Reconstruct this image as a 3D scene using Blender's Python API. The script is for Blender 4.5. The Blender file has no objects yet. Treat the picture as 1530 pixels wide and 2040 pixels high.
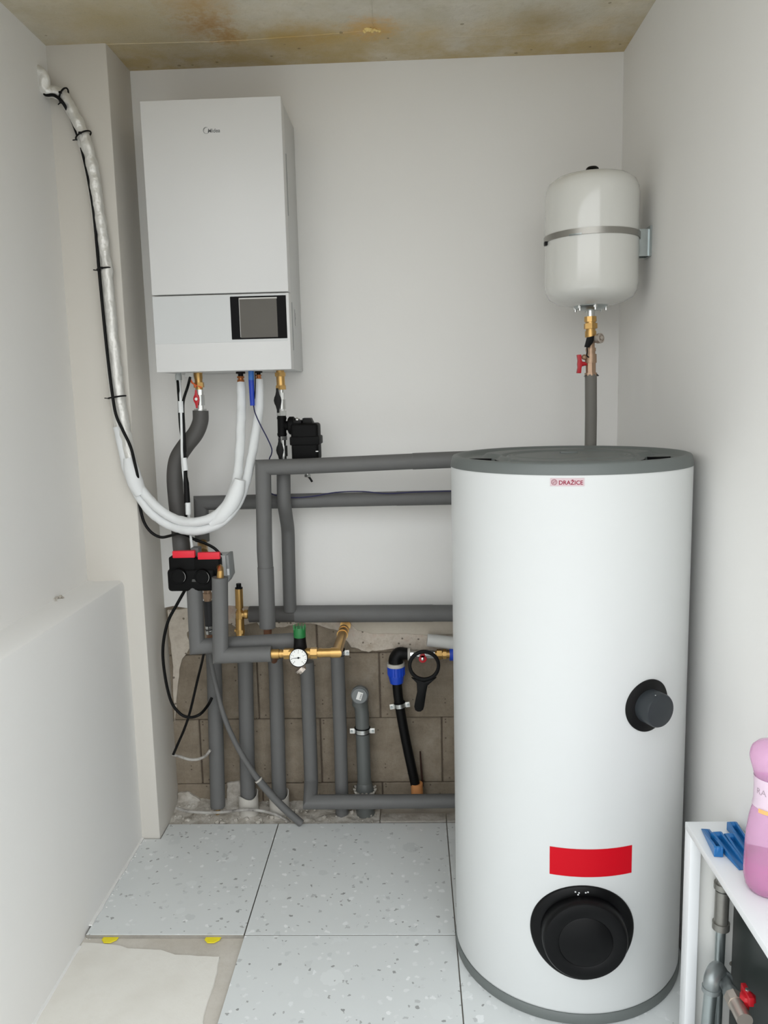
import bpy, bmesh, math, random
from math import sin, cos, pi, radians as R
from mathutils import Vector as V, Matrix, noise
random.seed(4)
SC = bpy.context.scene
C = SC.collection

# ------------------------------------------------------------ camera
cam_d = bpy.data.cameras.new('camera'); cam = bpy.data.objects.new('camera', cam_d); C.objects.link(cam)
SC.camera = cam
cam_d.sensor_fit = 'VERTICAL'; cam_d.sensor_height = 36.0
cam_d.lens = 36.0 * 1596.38 / 2040.0
cam_d.clip_start = 0.02
YAW, PITCH, ROLL = -0.0360, 0.1431, -0.0241
fw = V((sin(YAW)*cos(PITCH), cos(YAW)*cos(PITCH), -sin(PITCH)))
rt = V((cos(YAW), -sin(YAW), 0)); up = rt.cross(fw)
r2 = rt*cos(ROLL) + up*sin(ROLL); u2 = up*cos(ROLL) - rt*sin(ROLL)
m = Matrix((r2, u2, -fw)).transposed().to_4x4(); m.translation = V((0, 0, 1.5024))
cam.matrix_world = m

# ------------------------------------------------------------ light and exposure
wd = bpy.data.worlds.new('sky'); SC.world = wd; wd.use_nodes = True
wn = wd.node_tree
bg = wn.nodes['Background']
tcw = wn.nodes.new('ShaderNodeTexCoord'); sx = wn.nodes.new('ShaderNodeSeparateXYZ'); rp = wn.nodes.new('ShaderNodeValToRGB')
mp = wn.nodes.new('ShaderNodeMapRange'); mp.inputs[1].default_value = -1; mp.inputs[2].default_value = 1
wn.links.new(tcw.outputs['Generated'], sx.inputs[0]); wn.links.new(sx.outputs['Z'], mp.inputs[0])
wn.links.new(mp.outputs[0], rp.inputs[0]); wn.links.new(rp.outputs[0], bg.inputs[0])
e = rp.color_ramp.elements
e[0].position = 0.0; e[0].color = (0.30, 0.30, 0.29, 1)
e[1].position = 1.0; e[1].color = (0.86, 0.94, 1.0, 1)
x = e.new(0.49); x.color = (0.34, 0.34, 0.33, 1)
x = e.new(0.52); x.color = (1.0, 1.0, 1.0, 1)
bg.inputs[1].default_value = 1.0
SC.view_settings.view_transform = 'Standard'; SC.view_settings.look = 'None'
SC.view_settings.gamma = 1.0; SC.view_settings.use_curve_mapping = False
SC.view_settings.exposure = 1.47

# ------------------------------------------------------------ helpers
def lin(c):
    return tuple(((v/255.0)/12.92 if v/255.0 <= 0.04045 else ((v/255.0+0.055)/1.055)**2.4) for v in c) + (1.0,)
MATS = {}
def mat(name, rgb, rough=0.5, metal=0.0, bump=0.0, bscale=60.0, var=0.0, vscale=8.0, coat=0.0, spec=0.5):
    if name in MATS: return MATS[name]
    ma = bpy.data.materials.new(name); ma.use_nodes = True; nt = ma.node_tree; b = nt.nodes['Principled BSDF']
    b.inputs['Base Color'].default_value = lin(rgb); b.inputs['Roughness'].default_value = rough
    b.inputs['Metallic'].default_value = metal; b.inputs['Coat Weight'].default_value = coat
    b.inputs['Specular IOR Level'].default_value = spec
    tc = nt.nodes.new('ShaderNodeTexCoord')
    no = nt.nodes.new('ShaderNodeTexNoise'); no.inputs['Scale'].default_value = vscale; no.inputs['Detail'].default_value = 6
    nt.links.new(tc.outputs['Object'], no.inputs['Vector'])
    mx = nt.nodes.new('ShaderNodeMix'); mx.data_type = 'RGBA'
    f = lambda k: tuple(min(1, c*k) for c in lin(rgb)[:3]) + (1,)
    mx.inputs['A'].default_value = f(1-var); mx.inputs['B'].default_value = f(1+var)
    nt.links.new(no.outputs['Fac'], mx.inputs['Factor']); nt.links.new(mx.outputs['Result'], b.inputs['Base Color'])
    if bump:
        n2 = nt.nodes.new('ShaderNodeTexNoise'); n2.inputs['Scale'].default_value = bscale; n2.inputs['Detail'].default_value = 5
        nt.links.new(tc.outputs['Object'], n2.inputs['Vector'])
        bp = nt.nodes.new('ShaderNodeBump'); bp.inputs['Strength'].default_value = bump; bp.inputs['Distance'].default_value = 0.004
        nt.links.new(n2.outputs['Fac'], bp.inputs['Height']); nt.links.new(bp.outputs['Normal'], b.inputs['Normal'])
    MATS[name] = ma
    return ma

def catmull(pts, n=8):
    P = [V(p) for p in pts]; out = []
    Q = [P[0]*2-P[1]] + P + [P[-1]*2-P[-2]]
    for i in range(1, len(Q)-2):
        a, b, c, d = Q[i-1], Q[i], Q[i+1], Q[i+2]
        for k in range(n):
            t = k/n
            out.append(0.5*((2*b) + (c-a)*t + (2*a-5*b+4*c-d)*t*t + (3*b-a-3*c+d)*t**3))
    out.append(P[-1]); return out

class MB:
    def __init__(s): s.v = []; s.f = []
    def add(s, vs, fs):
        o = len(s.v); s.v += [tuple(v) for v in vs]; s.f += [tuple(i+o for i in f) for f in fs]; return s
    def tube(s, path, r, seg=16, cap=True, closed=False):
        P = [V(p) for p in path]
        Q = [P[0]]
        for p in P[1:]:
            if (p-Q[-1]).length > 1e-6: Q.append(p)
        P = Q; n = len(P)
        rr = r if isinstance(r, (list, tuple)) else None
        def rad(i):
            if rr is None: return r
            t = i/(n-1)*(len(rr)-1); k = min(int(t), len(rr)-2); return rr[k]+(rr[k+1]-rr[k])*(t-k)
        d = [(P[i+1]-P[i]).normalized() for i in range(n-1)]
        a = V((0, 0, 1)) if abs(d[0].z) < 0.9 else V((1, 0, 0))
        u = d[0].cross(a).normalized(); w = d[0].cross(u)
        off = [u*cos(2*pi*k/seg)+w*sin(2*pi*k/seg) for k in range(seg)]
        vs = [P[0]+o*rad(0) for o in off]
        for i in range(1, n):
            if i < n-1:
                nn = d[i-1]+d[i]
                if nn.length < 0.2: nn = d[i-1]
                nn.normalize(); den = d[i-1].dot(nn)
                mo = [o - d[i-1]*(o.dot(nn)/den) for o in off]
                vs += [P[i]+o*rad(i) for o in mo]
                off = [(o - d[i]*o.dot(d[i])) for o in mo]
                off = [o.normalized() for o in off]
            else:
                vs += [P[i]+o*rad(i) for o in off]
        fs = []
        for i in range(n-1):
            for k in range(seg):
                k2 = (k+1) % seg
                fs.append((i*seg+k, i*seg+k2, (i+1)*seg+k2, (i+1)*seg+k))
        if cap: fs += [tuple(range(seg-1, -1, -1)), tuple((n-1)*seg+k for k in range(seg))]
        return s.add(vs, fs)
    def cyl(s, a, b, r, seg=20, r1=None):
        return s.tube([a, b], r if r1 is None else [r, r1], seg)
    def lathe(s, o, axis, prof, seg=32, ref=None):
        # prof: list of (radius, distance along axis)
        o = V(o); ax = V(axis).normalized()
        a = V(ref) if ref else (V((0, 0, 1)) if abs(ax.z) < 0.9 else V((1, 0, 0)))
        u = ax.cross(a).normalized(); w = ax.cross(u)
        vs = []; fs = []; n = len(prof)
        for r, h in prof:
            vs += [o+ax*h+(u*cos(2*pi*k/seg)+w*sin(2*pi*k/seg))*max(r, 1e-5) for k in range(seg)]
        for i in range(n-1):
            for k in range(seg):
                k2 = (k+1) % seg
                fs.append((i*seg+k, i*seg+k2, (i+1)*seg+k2, (i+1)*seg+k))
        fs += [tuple(range(seg-1, -1, -1)), tuple((n-1)*seg+k for k in range(seg))]
        return s.add(vs, fs)
    def stack(s, a, b, items):
        # pieces along the line a-b: (t0, t1, radius, segments)
        a = V(a); b = V(b)
        for t0, t1, r, sg in items: s.tube([a.lerp(b, t0), a.lerp(b, t1)], r, sg)
        return s
    def box(s, lo, hi, M=None):
        vs = [V((x, y, z)) for x in (lo[0], hi[0]) for y in (lo[1], hi[1]) for z in (lo[2], hi[2])]
        if M is not None: vs = [M @ v for v in vs]
        return s.add(vs, [(0, 1, 3, 2), (4, 6, 7, 5), (0, 4, 5, 1), (2, 3, 7, 6), (0, 2, 6, 4), (1, 5, 7, 3)])
    def prism(s, poly, ext):
        # poly: 3-D outline; ext: extrusion vector
        n = len(poly); ext = V(ext); P = [V(p) for p in poly]
        vs = P+[p+ext for p in P]
        fs = [tuple(range(n-1, -1, -1)), tuple(range(n, 2*n))]
        fs += [(i, (i+1) % n, n+(i+1) % n, n+i) for i in range(n)]
        return s.add(vs, fs)
    def build(s, name, ma, parent=None, bevel=0.0, bseg=2, ang=35, kind=None, label=None):
        me = bpy.data.meshes.new(name); me.from_pydata(s.v, [], s.f)
        bm = bmesh.new(); bm.from_mesh(me)
        bmesh.ops.recalc_face_normals(bm, faces=bm.faces)
        if bevel:
            ed = [ed for ed in bm.edges if len(ed.link_faces) == 2 and ed.calc_face_angle(0) > R(40)]
            bmesh.ops.bevel(bm, geom=ed, offset=bevel, segments=bseg, profile=0.5, affect='EDGES', clamp_overlap=True)
        bm.to_mesh(me); bm.free()
        me.materials.append(ma)
        me.polygons.foreach_set('use_smooth', [True]*len(me.polygons))
        me.set_sharp_from_angle(angle=R(ang))
        o = bpy.data.objects.new(name, me); C.objects.link(o)
        if parent:
            o.parent = parent
            wp = parent
            loc = V((0, 0, 0))
            while wp: loc += wp.location; wp = wp.parent
            me.transform(Matrix.Translation(-loc))
        if kind: o['kind'] = kind
        if label: o['label'] = label
        return o

def thing(name, label, cat, loc, group=None):
    o = bpy.data.objects.new(name, None); C.objects.link(o); o.location = loc; o.empty_display_size = 0.05
    o['label'] = label; o['category'] = cat
    if group: o['group'] = group
    return o
def tag(o, label, cat, group=None):
    o['label'] = label; o['category'] = cat
    if group: o['group'] = group
    return o
def struct(o): o['kind'] = 'structure'; return o
def text_mesh(txt, size, font_shear=0.0, bold=0.0):
    cu = bpy.data.curves.new('lettering', 'FONT'); cu.body = txt; cu.size = size; cu.resolution_u = 3
    cu.shear = font_shear; cu.offset = bold
    ob = bpy.data.objects.new('lettering', cu); C.objects.link(ob)
    dg = bpy.context.evaluated_depsgraph_get()
    me = bpy.data.meshes.new_from_object(ob.evaluated_get(dg))
    vs = [v.co.copy() for v in me.vertices]; fs = [tuple(p.vertices) for p in me.polygons]
    bpy.data.objects.remove(ob); bpy.data.meshes.remove(me)
    return vs, fs

# ------------------------------------------------------------ materials
plaster = mat('white plaster', (232, 231, 228), 0.9, bump=0.12, bscale=45, var=0.025, vscale=2.5)
plaster_w = mat('warm white plaster', (211, 207, 199), 0.9, bump=0.12, bscale=45, var=0.03, vscale=2.0)
foam = mat('grey pipe insulation', (98, 98, 97), 0.62, bump=0.10, bscale=120, var=0.06, vscale=18)
foam_d = mat('dark grey hose insulation', (78, 76, 74), 0.6, bump=0.12, bscale=90, var=0.14, vscale=14)
pvc = mat('grey drain plastic', (92, 95, 93), 0.42, var=0.05, vscale=20)
brass = mat('brass', (196, 158, 98), 0.34, 0.9, var=0.14, vscale=60)
bronze = mat('worn bronze', (178, 150, 126), 0.42, 0.75, var=0.1, vscale=50)
chrome = mat('plated steel', (205, 206, 204), 0.25, 0.95, var=0.06, vscale=60)
galv = mat('galvanised steel', (176, 184, 184), 0.3, 0.9, var=0.12, vscale=40)
blackp = mat('black plastic', (9, 9, 9), 0.5, var=0.1, spec=0.2)
nickel = mat('nickel', (196, 186, 176), .35, .7)
blackm = mat('matt black rubber', (6, 6, 6), 0.6, var=0.1, spec=0.15)
cable = mat('black cable sheath', (8, 8, 8), 0.5, spec=0.2)
wtape = mat('white tape', (226, 228, 228), 0.6, bump=0.15, bscale=70, var=0.03)
white = mat('white enamel', (232, 233, 232), 0.32, var=0.008)
bwhite = mat('white powder coat', (216, 216, 215), 0.42, var=0.008)
bgrey = mat('light grey powder coat', (198, 199, 198), 0.4)
redp = mat('red plastic', (186, 20, 34), 0.4, var=0.05)
redtape = mat('red tape', (222, 28, 50), 0.5, var=0.04, vscale=20)
bluep = mat('blue plastic', (24, 70, 190), 0.35, var=0.06)
dgrey = mat('tank lid grey plastic', (98, 103, 101), 0.5, bump=0.05, bscale=200, var=0.03)
gwhite = mat('dusty white plastic', (188, 184, 176), 0.6, var=0.08, vscale=25)

def node_mat(name, rough=0.8):
    ma = bpy.data.materials.new(name); ma.use_nodes = True; nt = ma.node_tree
    b = nt.nodes['Principled BSDF']; b.inputs['Roughness'].default_value = rough
    tc = nt.nodes.new('ShaderNodeTexCoord')
    return ma, nt, b, tc
def noise_n(nt, tc, scale, detail=6, rough=0.6, vec=None, out='Object'):
    n = nt.nodes.new('ShaderNodeTexNoise'); n.inputs['Scale'].default_value = scale; n.inputs['Detail'].default_value = detail
    n.inputs['Roughness'].default_value = rough
    nt.links.new(vec if vec else tc.outputs[out], n.inputs['Vector']); return n
def ramp(nt, src, stops, interp='LINEAR'):
    r = nt.nodes.new('ShaderNodeValToRGB'); r.color_ramp.interpolation = interp
    el = r.color_ramp.elements
    el[0].position, el[0].color = stops[0]; el[1].position, el[1].color = stops[-1]
    for p, c in stops[1:-1]: k = el.new(p); k.color = c
    nt.links.new(src, r.inputs[0]); return r
def mixc(nt, fac, a, b, mode='MIX'):
    mx = nt.nodes.new('ShaderNodeMix'); mx.data_type = 'RGBA'; mx.blend_type = mode
    for val, key in ((fac, 'Factor'), (a, 'A'), (b, 'B')):
        if hasattr(val, 'default_value') and not isinstance(val, (tuple, float)): nt.links.new(val, mx.inputs[key])
        else: mx.inputs[key].default_value = val
    return mx.outputs['Result']
def math_n(nt, op, a, b=None):
    mm = nt.nodes.new('ShaderNodeMath'); mm.operation = op
    for i, val in enumerate((a, b)):
        if val is None: continue
        if isinstance(val, (int, float)): mm.inputs[i].default_value = val
        else: nt.links.new(val, mm.inputs[i])
    return mm.outputs[0]
G = lambda v: (v, v, v, 1)

# terrazzo-look porcelain
def terrazzo():
    ma, nt, b, tc = node_mat('terrazzo look porcelain', 0.42)
    base = mixc(nt, noise_n(nt, tc, 3.0).outputs['Fac'], lin((214, 217, 216)), lin((224, 227, 226)))
    col = base
    wob = noise_n(nt, tc, 60.0, 2)
    add = nt.nodes.new('ShaderNodeMix'); add.data_type = 'VECTOR'; add.inputs['Factor'].default_value = 0.02
    nt.links.new(tc.outputs['Object'], add.inputs[4]); nt.links.new(wob.outputs['Color'], add.inputs[5])
    for sc, thr, rad, cols, k in ((15, 0.60, 0.40, ((232, 235, 234), (200, 204, 203)), 0.55), (26, 0.74, 0.36, ((244, 246, 246), (196, 200, 199)), 0.7),
                                  (36, 0.90, 0.26, ((190, 192, 192), (166, 168, 167)), 0.65), (44, 0.66, 0.36, ((246, 247, 247), (208, 211, 210)), 0.75),
                                  (50, 0.94, 0.28, ((150, 150, 148), (124, 124, 122)), 0.8), (95, 0.945, 0.34, ((164, 165, 164), (132, 132, 130)), 0.7)):
        vo = nt.nodes.new('ShaderNodeTexVoronoi'); vo.inputs['Scale'].default_value = sc; vo.inputs['Randomness'].default_value = 1.0
        vo.distance = 'CHEBYCHEV' if sc in (36, 52) else 'EUCLIDEAN'
        nt.links.new(add.outputs[1], vo.inputs['Vector'])
        sp = nt.nodes.new('ShaderNodeSeparateColor'); nt.links.new(vo.outputs['Color'], sp.inputs[0])
        hit = math_n(nt, 'GREATER_THAN', sp.outputs[0], thr)
        lim = math_n(nt, 'ADD', math_n(nt, 'MULTIPLY', sp.outputs[2], rad*0.9), rad*0.35)
        near = math_n(nt, 'LESS_THAN', vo.outputs['Distance'], lim)
        f = math_n(nt, 'MULTIPLY', math_n(nt, 'MULTIPLY', hit, near), k)
        cc = mixc(nt, sp.outputs[1], lin(cols[0]), lin(cols[1]))
        col = mixc(nt, f, col, cc)
    nt.links.new(col, b.inputs['Base Color'])
    return ma
tile_m = terrazzo()

def concrete_ceiling():
    ma, nt, b, tc = node_mat('raw board-marked concrete', 0.9)
    sp = nt.nodes.new('ShaderNodeSeparateXYZ'); nt.links.new(tc.outputs['Object'], sp.inputs[0])
    n1 = noise_n(nt, tc, 2.2, 8, 0.6); n2 = noise_n(nt, tc, 9, 8, 0.65); n3 = noise_n(nt, tc, 38, 6, 0.7)
    c = ramp(nt, n1.outputs['Fac'], [(0.3, lin((196, 190, 176))), (0.55, lin((214, 208, 194))), (0.72, lin((180, 176, 162)))]).outputs[0]
    c = mixc(nt, ramp(nt, n2.outputs['Fac'], [(0.35, G(0)), (0.7, G(0.55))]).outputs[0], c, lin((178, 170, 142)))
    # yellow rust of the shuttering oil, along the board joint and in patches
    wy = math_n(nt, 'ADD', sp.outputs['Y'], math_n(nt, 'MULTIPLY', math_n(nt, 'SUBTRACT', n2.outputs['Fac'], 0.5), 0.16))
    dist = math_n(nt, 'ABSOLUTE', math_n(nt, 'SUBTRACT', wy, 2.585))
    band = ramp(nt, dist, [(0.0, G(1)), (0.02, G(0.75)), (0.10, G(0.25)), (0.3, G(0))]).outputs[0]
    patch = ramp(nt, n1.outputs['Fac'], [(0.42, G(0.1)), (0.62, G(1))]).outputs[0]
    left = ramp(nt, sp.outputs['X'], [(0.0, G(0.85)), (0.25, G(0.4)), (1, G(0.5))]).outputs[0]
    f = math_n(nt, 'MULTIPLY', math_n(nt, 'ADD', math_n(nt, 'MULTIPLY', band, 0.8), math_n(nt, 'MULTIPLY', patch, 0.22)), patch)
    c = mixc(nt, f, c, lin((196, 168, 108)))
    # warm wash towards the back wall and rust spots
    wash = ramp(nt, math_n(nt, 'SUBTRACT', sp.outputs['Y'], 2.45), [(0.05, G(0)), (0.25, G(0.85))]).outputs[0]
    c = mixc(nt, math_n(nt, 'MULTIPLY', wash, ramp(nt, n2.outputs['Fac'], [(0.3, G(0.2)), (0.6, G(1))]).outputs[0]), c, lin((182, 160, 112)))
    for px, py, rad, col, k in ((-0.095, 2.545, 0.10, (206, 158, 74), 0.8), (-0.57, 2.36, 0.13, (178, 138, 72), 0.75), (-0.55, 2.47, 0.08, (168, 124, 64), 0.7), (-0.30, 2.58, 0.12, (180, 148, 84), 0.6), (-0.53, 2.56, 0.07, (172, 130, 68), 0.8), (-0.80, 2.45, 0.30, (176, 156, 108), 0.7), (-0.60, 2.50, 0.10, (168, 128, 68), 0.6), (0.40, 2.545, 0.13, (160, 140, 96), 0.7)):
        dx = math_n(nt, 'SUBTRACT', sp.outputs['X'], px); dy = math_n(nt, 'SUBTRACT', sp.outputs['Y'], py)
        dd = math_n(nt, 'SQRT', math_n(nt, 'ADD', math_n(nt, 'MULTIPLY', dx, dx), math_n(nt, 'MULTIPLY', dy, dy)))
        dd = math_n(nt, 'ADD', dd, math_n(nt, 'MULTIPLY', math_n(nt, 'SUBTRACT', n3.outputs['Fac'], 0.5), 0.16))
        c = mixc(nt, ramp(nt, dd, [(0.0, G(k)), (rad*0.5, G(k*0.55)), (rad, G(0))]).outputs[0], c, lin(col))
    # dark pits
    vo = nt.nodes.new('ShaderNodeTexVoronoi'); vo.inputs['Scale'].default_value = 22
    nt.links.new(tc.outputs['Object'], vo.inputs['Vector'])
    spc = nt.nodes.new('ShaderNodeSeparateColor'); nt.links.new(vo.outputs['Color'], spc.inputs[0])
    pit = math_n(nt, 'MULTIPLY', math_n(nt, 'LESS_THAN', math_n(nt, 'ADD', vo.outputs['Distance'], math_n(nt, 'MULTIPLY', n3.outputs['Fac'], 0.3)), 0.27), math_n(nt, 'GREATER_THAN', spc.outputs[0], 0.72))
    c = mixc(nt, math_n(nt, 'MULTIPLY', pit, 0.6), c, lin((112, 98, 68)))
    c = mixc(nt, ramp(nt, n3.outputs['Fac'], [(0.55, G(0)), (0.75, G(0.35))]).outputs[0], c, lin((150, 140, 112)))
    nt.links.new(c, b.inputs['Base Color'])
    bp = nt.nodes.new('ShaderNodeBump'); bp.inputs['Strength'].default_value = 0.5; bp.inputs['Distance'].default_value = 0.006
    nt.links.new(n3.outputs['Fac'], bp.inputs['Height']); nt.links.new(bp.outputs['Normal'], b.inputs['Normal'])
    return ma
ceil_m = concrete_ceiling()

def rough_mat(name, a, b_, c_, s1, s2, bump, rough=0.95, pits=0.0, pscale=90, stain=None):
    ma, nt, b, tc = node_mat(name, rough)
    n1 = noise_n(nt, tc, s1, 8, 0.65); n2 = noise_n(nt, tc, s2, 6, 0.7)
    c = ramp(nt, n1.outputs['Fac'], [(0.3, lin(a)), (0.5, lin(b_)), (0.7, lin(c_))]).outputs[0]
    c = mixc(nt, ramp(nt, n2.outputs['Fac'], [(0.5, G(0)), (0.8, G(0.5))]).outputs[0], c, lin(a))
    h = n2.outputs['Fac']
    if stain:
        n3 = noise_n(nt, tc, stain[1], 5, 0.6)
        c = mixc(nt, ramp(nt, n3.outputs['Fac'], [(0.55, G(0)), (0.72, G(stain[2]))]).outputs[0], c, lin(stain[0]))
    if pits:
        vo = nt.nodes.new('ShaderNodeTexVoronoi'); vo.inputs['Scale'].default_value = pscale
        nt.links.new(tc.outputs['Object'], vo.inputs['Vector'])
        sp = nt.nodes.new('ShaderNodeSeparateColor'); nt.links.new(vo.outputs['Color'], sp.inputs[0])
        f = math_n(nt, 'MULTIPLY', math_n(nt, 'LESS_THAN', math_n(nt, 'ADD', vo.outputs['Distance'], math_n(nt, 'MULTIPLY', n2.outputs['Fac'], 0.5)), 0.52), math_n(nt, 'GREATER_THAN', sp.outputs[0], 1-pits))
        c = mixc(nt, math_n(nt, 'MULTIPLY', f, 0.75), c, lin((84, 72, 60)))
        h = math_n(nt, 'SUBTRACT', h, math_n(nt, 'MULTIPLY', f, 0.5))
    nt.links.new(c, b.inputs['Base Color'])
    bp = nt.nodes.new('ShaderNodeBump'); bp.inputs['Strength'].default_value = bump; bp.inputs['Distance'].default_value = 0.005
    nt.links.new(h, bp.inputs['Height']); nt.links.new(bp.outputs['Normal'], b.inputs['Normal'])
    return ma
block_m = rough_mat('brown concrete block', (118, 106, 90), (142, 130, 113), (158, 147, 131), 9, 95, 0.9, pits=.05, pscale=85, stain=((104, 90, 70), 4.0, .6))
mortar_m = rough_mat('crumbled mortar', (168, 152, 134), (204, 194, 180), (190, 166, 150), 14, 60, 1.0, pits=.3, pscale=70)
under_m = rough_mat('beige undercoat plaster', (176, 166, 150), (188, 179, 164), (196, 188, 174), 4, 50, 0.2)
edge_m = rough_mat('tile biscuit edge', (140, 136, 128), (152, 148, 140), (160, 156, 148), 30, 90, 0.2)
fresh_m = rough_mat('pale plaster remains', (178, 166, 150), (204, 195, 181), (190, 178, 164), 12, 60, 0.6, pits=.08, pscale=60)
joint_m = rough_mat('dark open joint', (70, 60, 50), (96, 84, 72), (84, 74, 62), 20, 60, 0.5)
screed_m = rough_mat('cement screed', (186, 178, 166), (204, 198, 188), (212, 207, 198), 4, 50, 0.25)
adh_m = rough_mat('pale tile adhesive', (222, 218, 209), (230, 227, 219), (226, 222, 213), 5, 40, 0.15)
debris_m = rough_mat('mortar rubble', (150, 142, 130), (186, 180, 170), (206, 202, 194), 25, 60, 0.8)
cab_m = rough_mat('mortar-stained cable', (96, 92, 86), (168, 164, 158), (190, 188, 182), 30, 60, 0.3, 0.7)

# ------------------------------------------------------------ the room
H = 2.5785
YF = 0.80          # the room is open to daylight on this side
wb = struct(MB().prism([(-0.93, 2.7795, H+.02), *[(-0.9097, 2.7795, 0.7661), (-0.8672, 2.7795, 0.7748), (-0.813, 2.7795, 0.7647), (-0.7668, 2.7795, 0.777), (-0.676, 2.7795, 0.7737), (-0.5133, 2.7795, 0.7639), (-0.333, 2.7795, 0.7538), (-0.244, 2.7795, 0.7191), (-0.1506, 2.7795, 0.7141), (-0.0464, 2.7795, 0.7144), (0.0431, 2.7795, 0.7094), (0.1772, 2.7795, 0.7111)], (0.73, 2.7795, 0.62), (0.73, 2.7795, H+.02)], (0, 0.02, 0)).build('wall_back', plaster))
MB().box((-0.93, 2.8035, -0.06), (0.75, 2.90, 1.0)).build('joint_bed', joint_m, wb)
MB().box((-0.93, 2.7990, 0.70), (0.75, 2.90, H+.02)).build('plaster_base', mortar_m, wb)
rows = [(-0.16, 0.085, 1), (0.085, 0.3365, 0), (0.3365, 0.585, 1), (0.585, 0.80, 0)]
bkm = {}
for z0, z1, k in rows:
    js = [-1.026, -0.578, -0.130, 0.318, 0.766] if k else [-1.25, -0.802, -0.354, 0.094, 0.542, 0.99]
    for a, b in zip(js, js[1:]):
        a2 = max(a, -0.905); b2 = min(b, 0.745)
        if b2-a2 < 0.05: continue
        key = (round(b2-a2, 3), round(z1-z0, 3))
        ga, gb = 0.0012, 0.0035
        loc = ((a2+b2)/2, 2.7965+random.uniform(-.002, .002), (z0+z1)/2)
        if key not in bkm:
            w, h = (b2-a2)/2, (z1-z0)/2
            o = MB().box((-w+ga, 0, -h+ga), (w-gb, 0.04, h-ga)).build('concrete_block', block_m, None, bevel=0.003, bseg=1)
            bkm[key] = o
        else:
            o = bkm[key].copy(); C.objects.link(o)
        o.parent = wb; o.location = loc
# mortar left hanging under the plaster edge
def ragged(name, pts, y0, y1, ma, parent, nsub=5, amp=0.006, seed=0):
    P = [V(p) for p in pts]; Q = []
    for i, p in enumerate(P):
        q = P[(i+1) % len(P)]
        for k in range(nsub):
            t = p.lerp(q, k/nsub); n = noise.noise_vector(t*55+V((seed, 0, 0)))
            Q.append((t.x+n.x*amp, y0, t.z+n.z*amp))
    return MB().prism(Q, (0, y1-y0, 0)).build(name, ma, parent, bevel=0.002, bseg=1)
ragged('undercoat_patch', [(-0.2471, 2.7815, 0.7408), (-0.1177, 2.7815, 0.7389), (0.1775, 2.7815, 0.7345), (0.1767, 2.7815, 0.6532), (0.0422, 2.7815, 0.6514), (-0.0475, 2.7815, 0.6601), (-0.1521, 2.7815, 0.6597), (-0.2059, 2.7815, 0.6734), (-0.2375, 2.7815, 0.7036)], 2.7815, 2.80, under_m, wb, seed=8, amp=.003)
ragged('mortar_patch', [(-0.2445, 2.785, 0.7176), (-0.1465, 2.785, 0.6716), (0.0424, 2.785, 0.6577), (0.159, 2.785, 0.6524), (0.1584, 2.785, 0.589), (0.0412, 2.785, 0.5868), (-0.0488, 2.785, 0.603), (-0.1031, 2.785, 0.6), (-0.1668, 2.785, 0.5896), (-0.2297, 2.785, 0.6092), (-0.2611, 2.785, 0.6508)], 2.785, 2.80, mortar_m, wb, seed=1)
ragged('mortar_patch', [(-0.8935, 2.785, 0.7607), (-0.8146, 2.785, 0.7632), (-0.7983, 2.785, 0.7294), (-0.8257, 2.785, 0.6699), (-0.8178, 2.785, 0.617), (-0.8543, 2.785, 0.5607), (-0.8773, 2.785, 0.4271), (-0.8907, 2.785, 0.3305), (-0.8852, 2.785, 0.599)], 2.786, 2.80, fresh_m, wb, seed=2)
ragged('mortar_patch', [(-0.7138, 2.785, 0.7728), (-0.5143, 2.785, 0.7624), (-0.3336, 2.785, 0.756), (-0.2446, 2.785, 0.7139), (-0.2462, 2.785, 0.6618), (-0.3179, 2.785, 0.6852), (-0.4079, 2.785, 0.7051), (-0.4814, 2.785, 0.6838), (-0.553, 2.785, 0.7109), (-0.6451, 2.785, 0.6898), (-0.6985, 2.785, 0.7168)], 2.787, 2.80, mortar_m, wb, seed=3)
ragged('mortar_patch', [(-0.9001, 2.785, 0.0549), (-0.8621, 2.785, 0.0586), (-0.8256, 2.785, 0.0344), (-0.8027, 2.785, 0.0042), (-0.7524, 2.785, -0.0101), (-0.8142, 2.785, -0.0298), (-0.9048, 2.785, -0.0212)], 2.784, 2.80, debris_m, wb, seed=4)
ragged('mortar_patch', [(-0.7092, 2.785, 0.0933), (-0.6636, 2.785, 0.1009), (-0.6585, 2.785, 0.0532), (-0.6692, 2.785, -0.0106), (-0.7139, 2.785, 0.0017)], 2.786, 2.80, debris_m, wb, seed=5)
ragged('mortar_patch', [(-0.5647, 2.785, 0.7706), (-0.5285, 2.785, 0.77), (-0.5153, 2.785, 0.7401), (-0.5353, 2.785, 0.6995), (-0.5609, 2.785, 0.6961), (-0.5774, 2.785, 0.7336)], 2.782, 2.80, gwhite, wb, seed=6, amp=.003)

struct(MB().box((-1.13, 2.5698, -0.05), (-0.8988, 2.85, H+.02)).build('wall_column', plaster_w, bevel=0.006))
struct(MB().box((-1.25, YF, -0.05), (-1.0835, 2.85, H+.02)).build('wall_left', plaster))
def ledge():
    mb = MB(); prof = [(-1.09, -.05), (-0.962, -.05), (-0.9605, 0.60), (-0.9625, 0.900), (-0.967, 0.914), (-0.978, 0.919), (-1.06, 0.917), (-1.09, 0.922)]
    mb.prism([(x, YF, z) for x, z in prof], (0, 2.5698-YF+.01, 0)); return mb.build('wall_ledge', plaster)
wl = struct(ledge())
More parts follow.
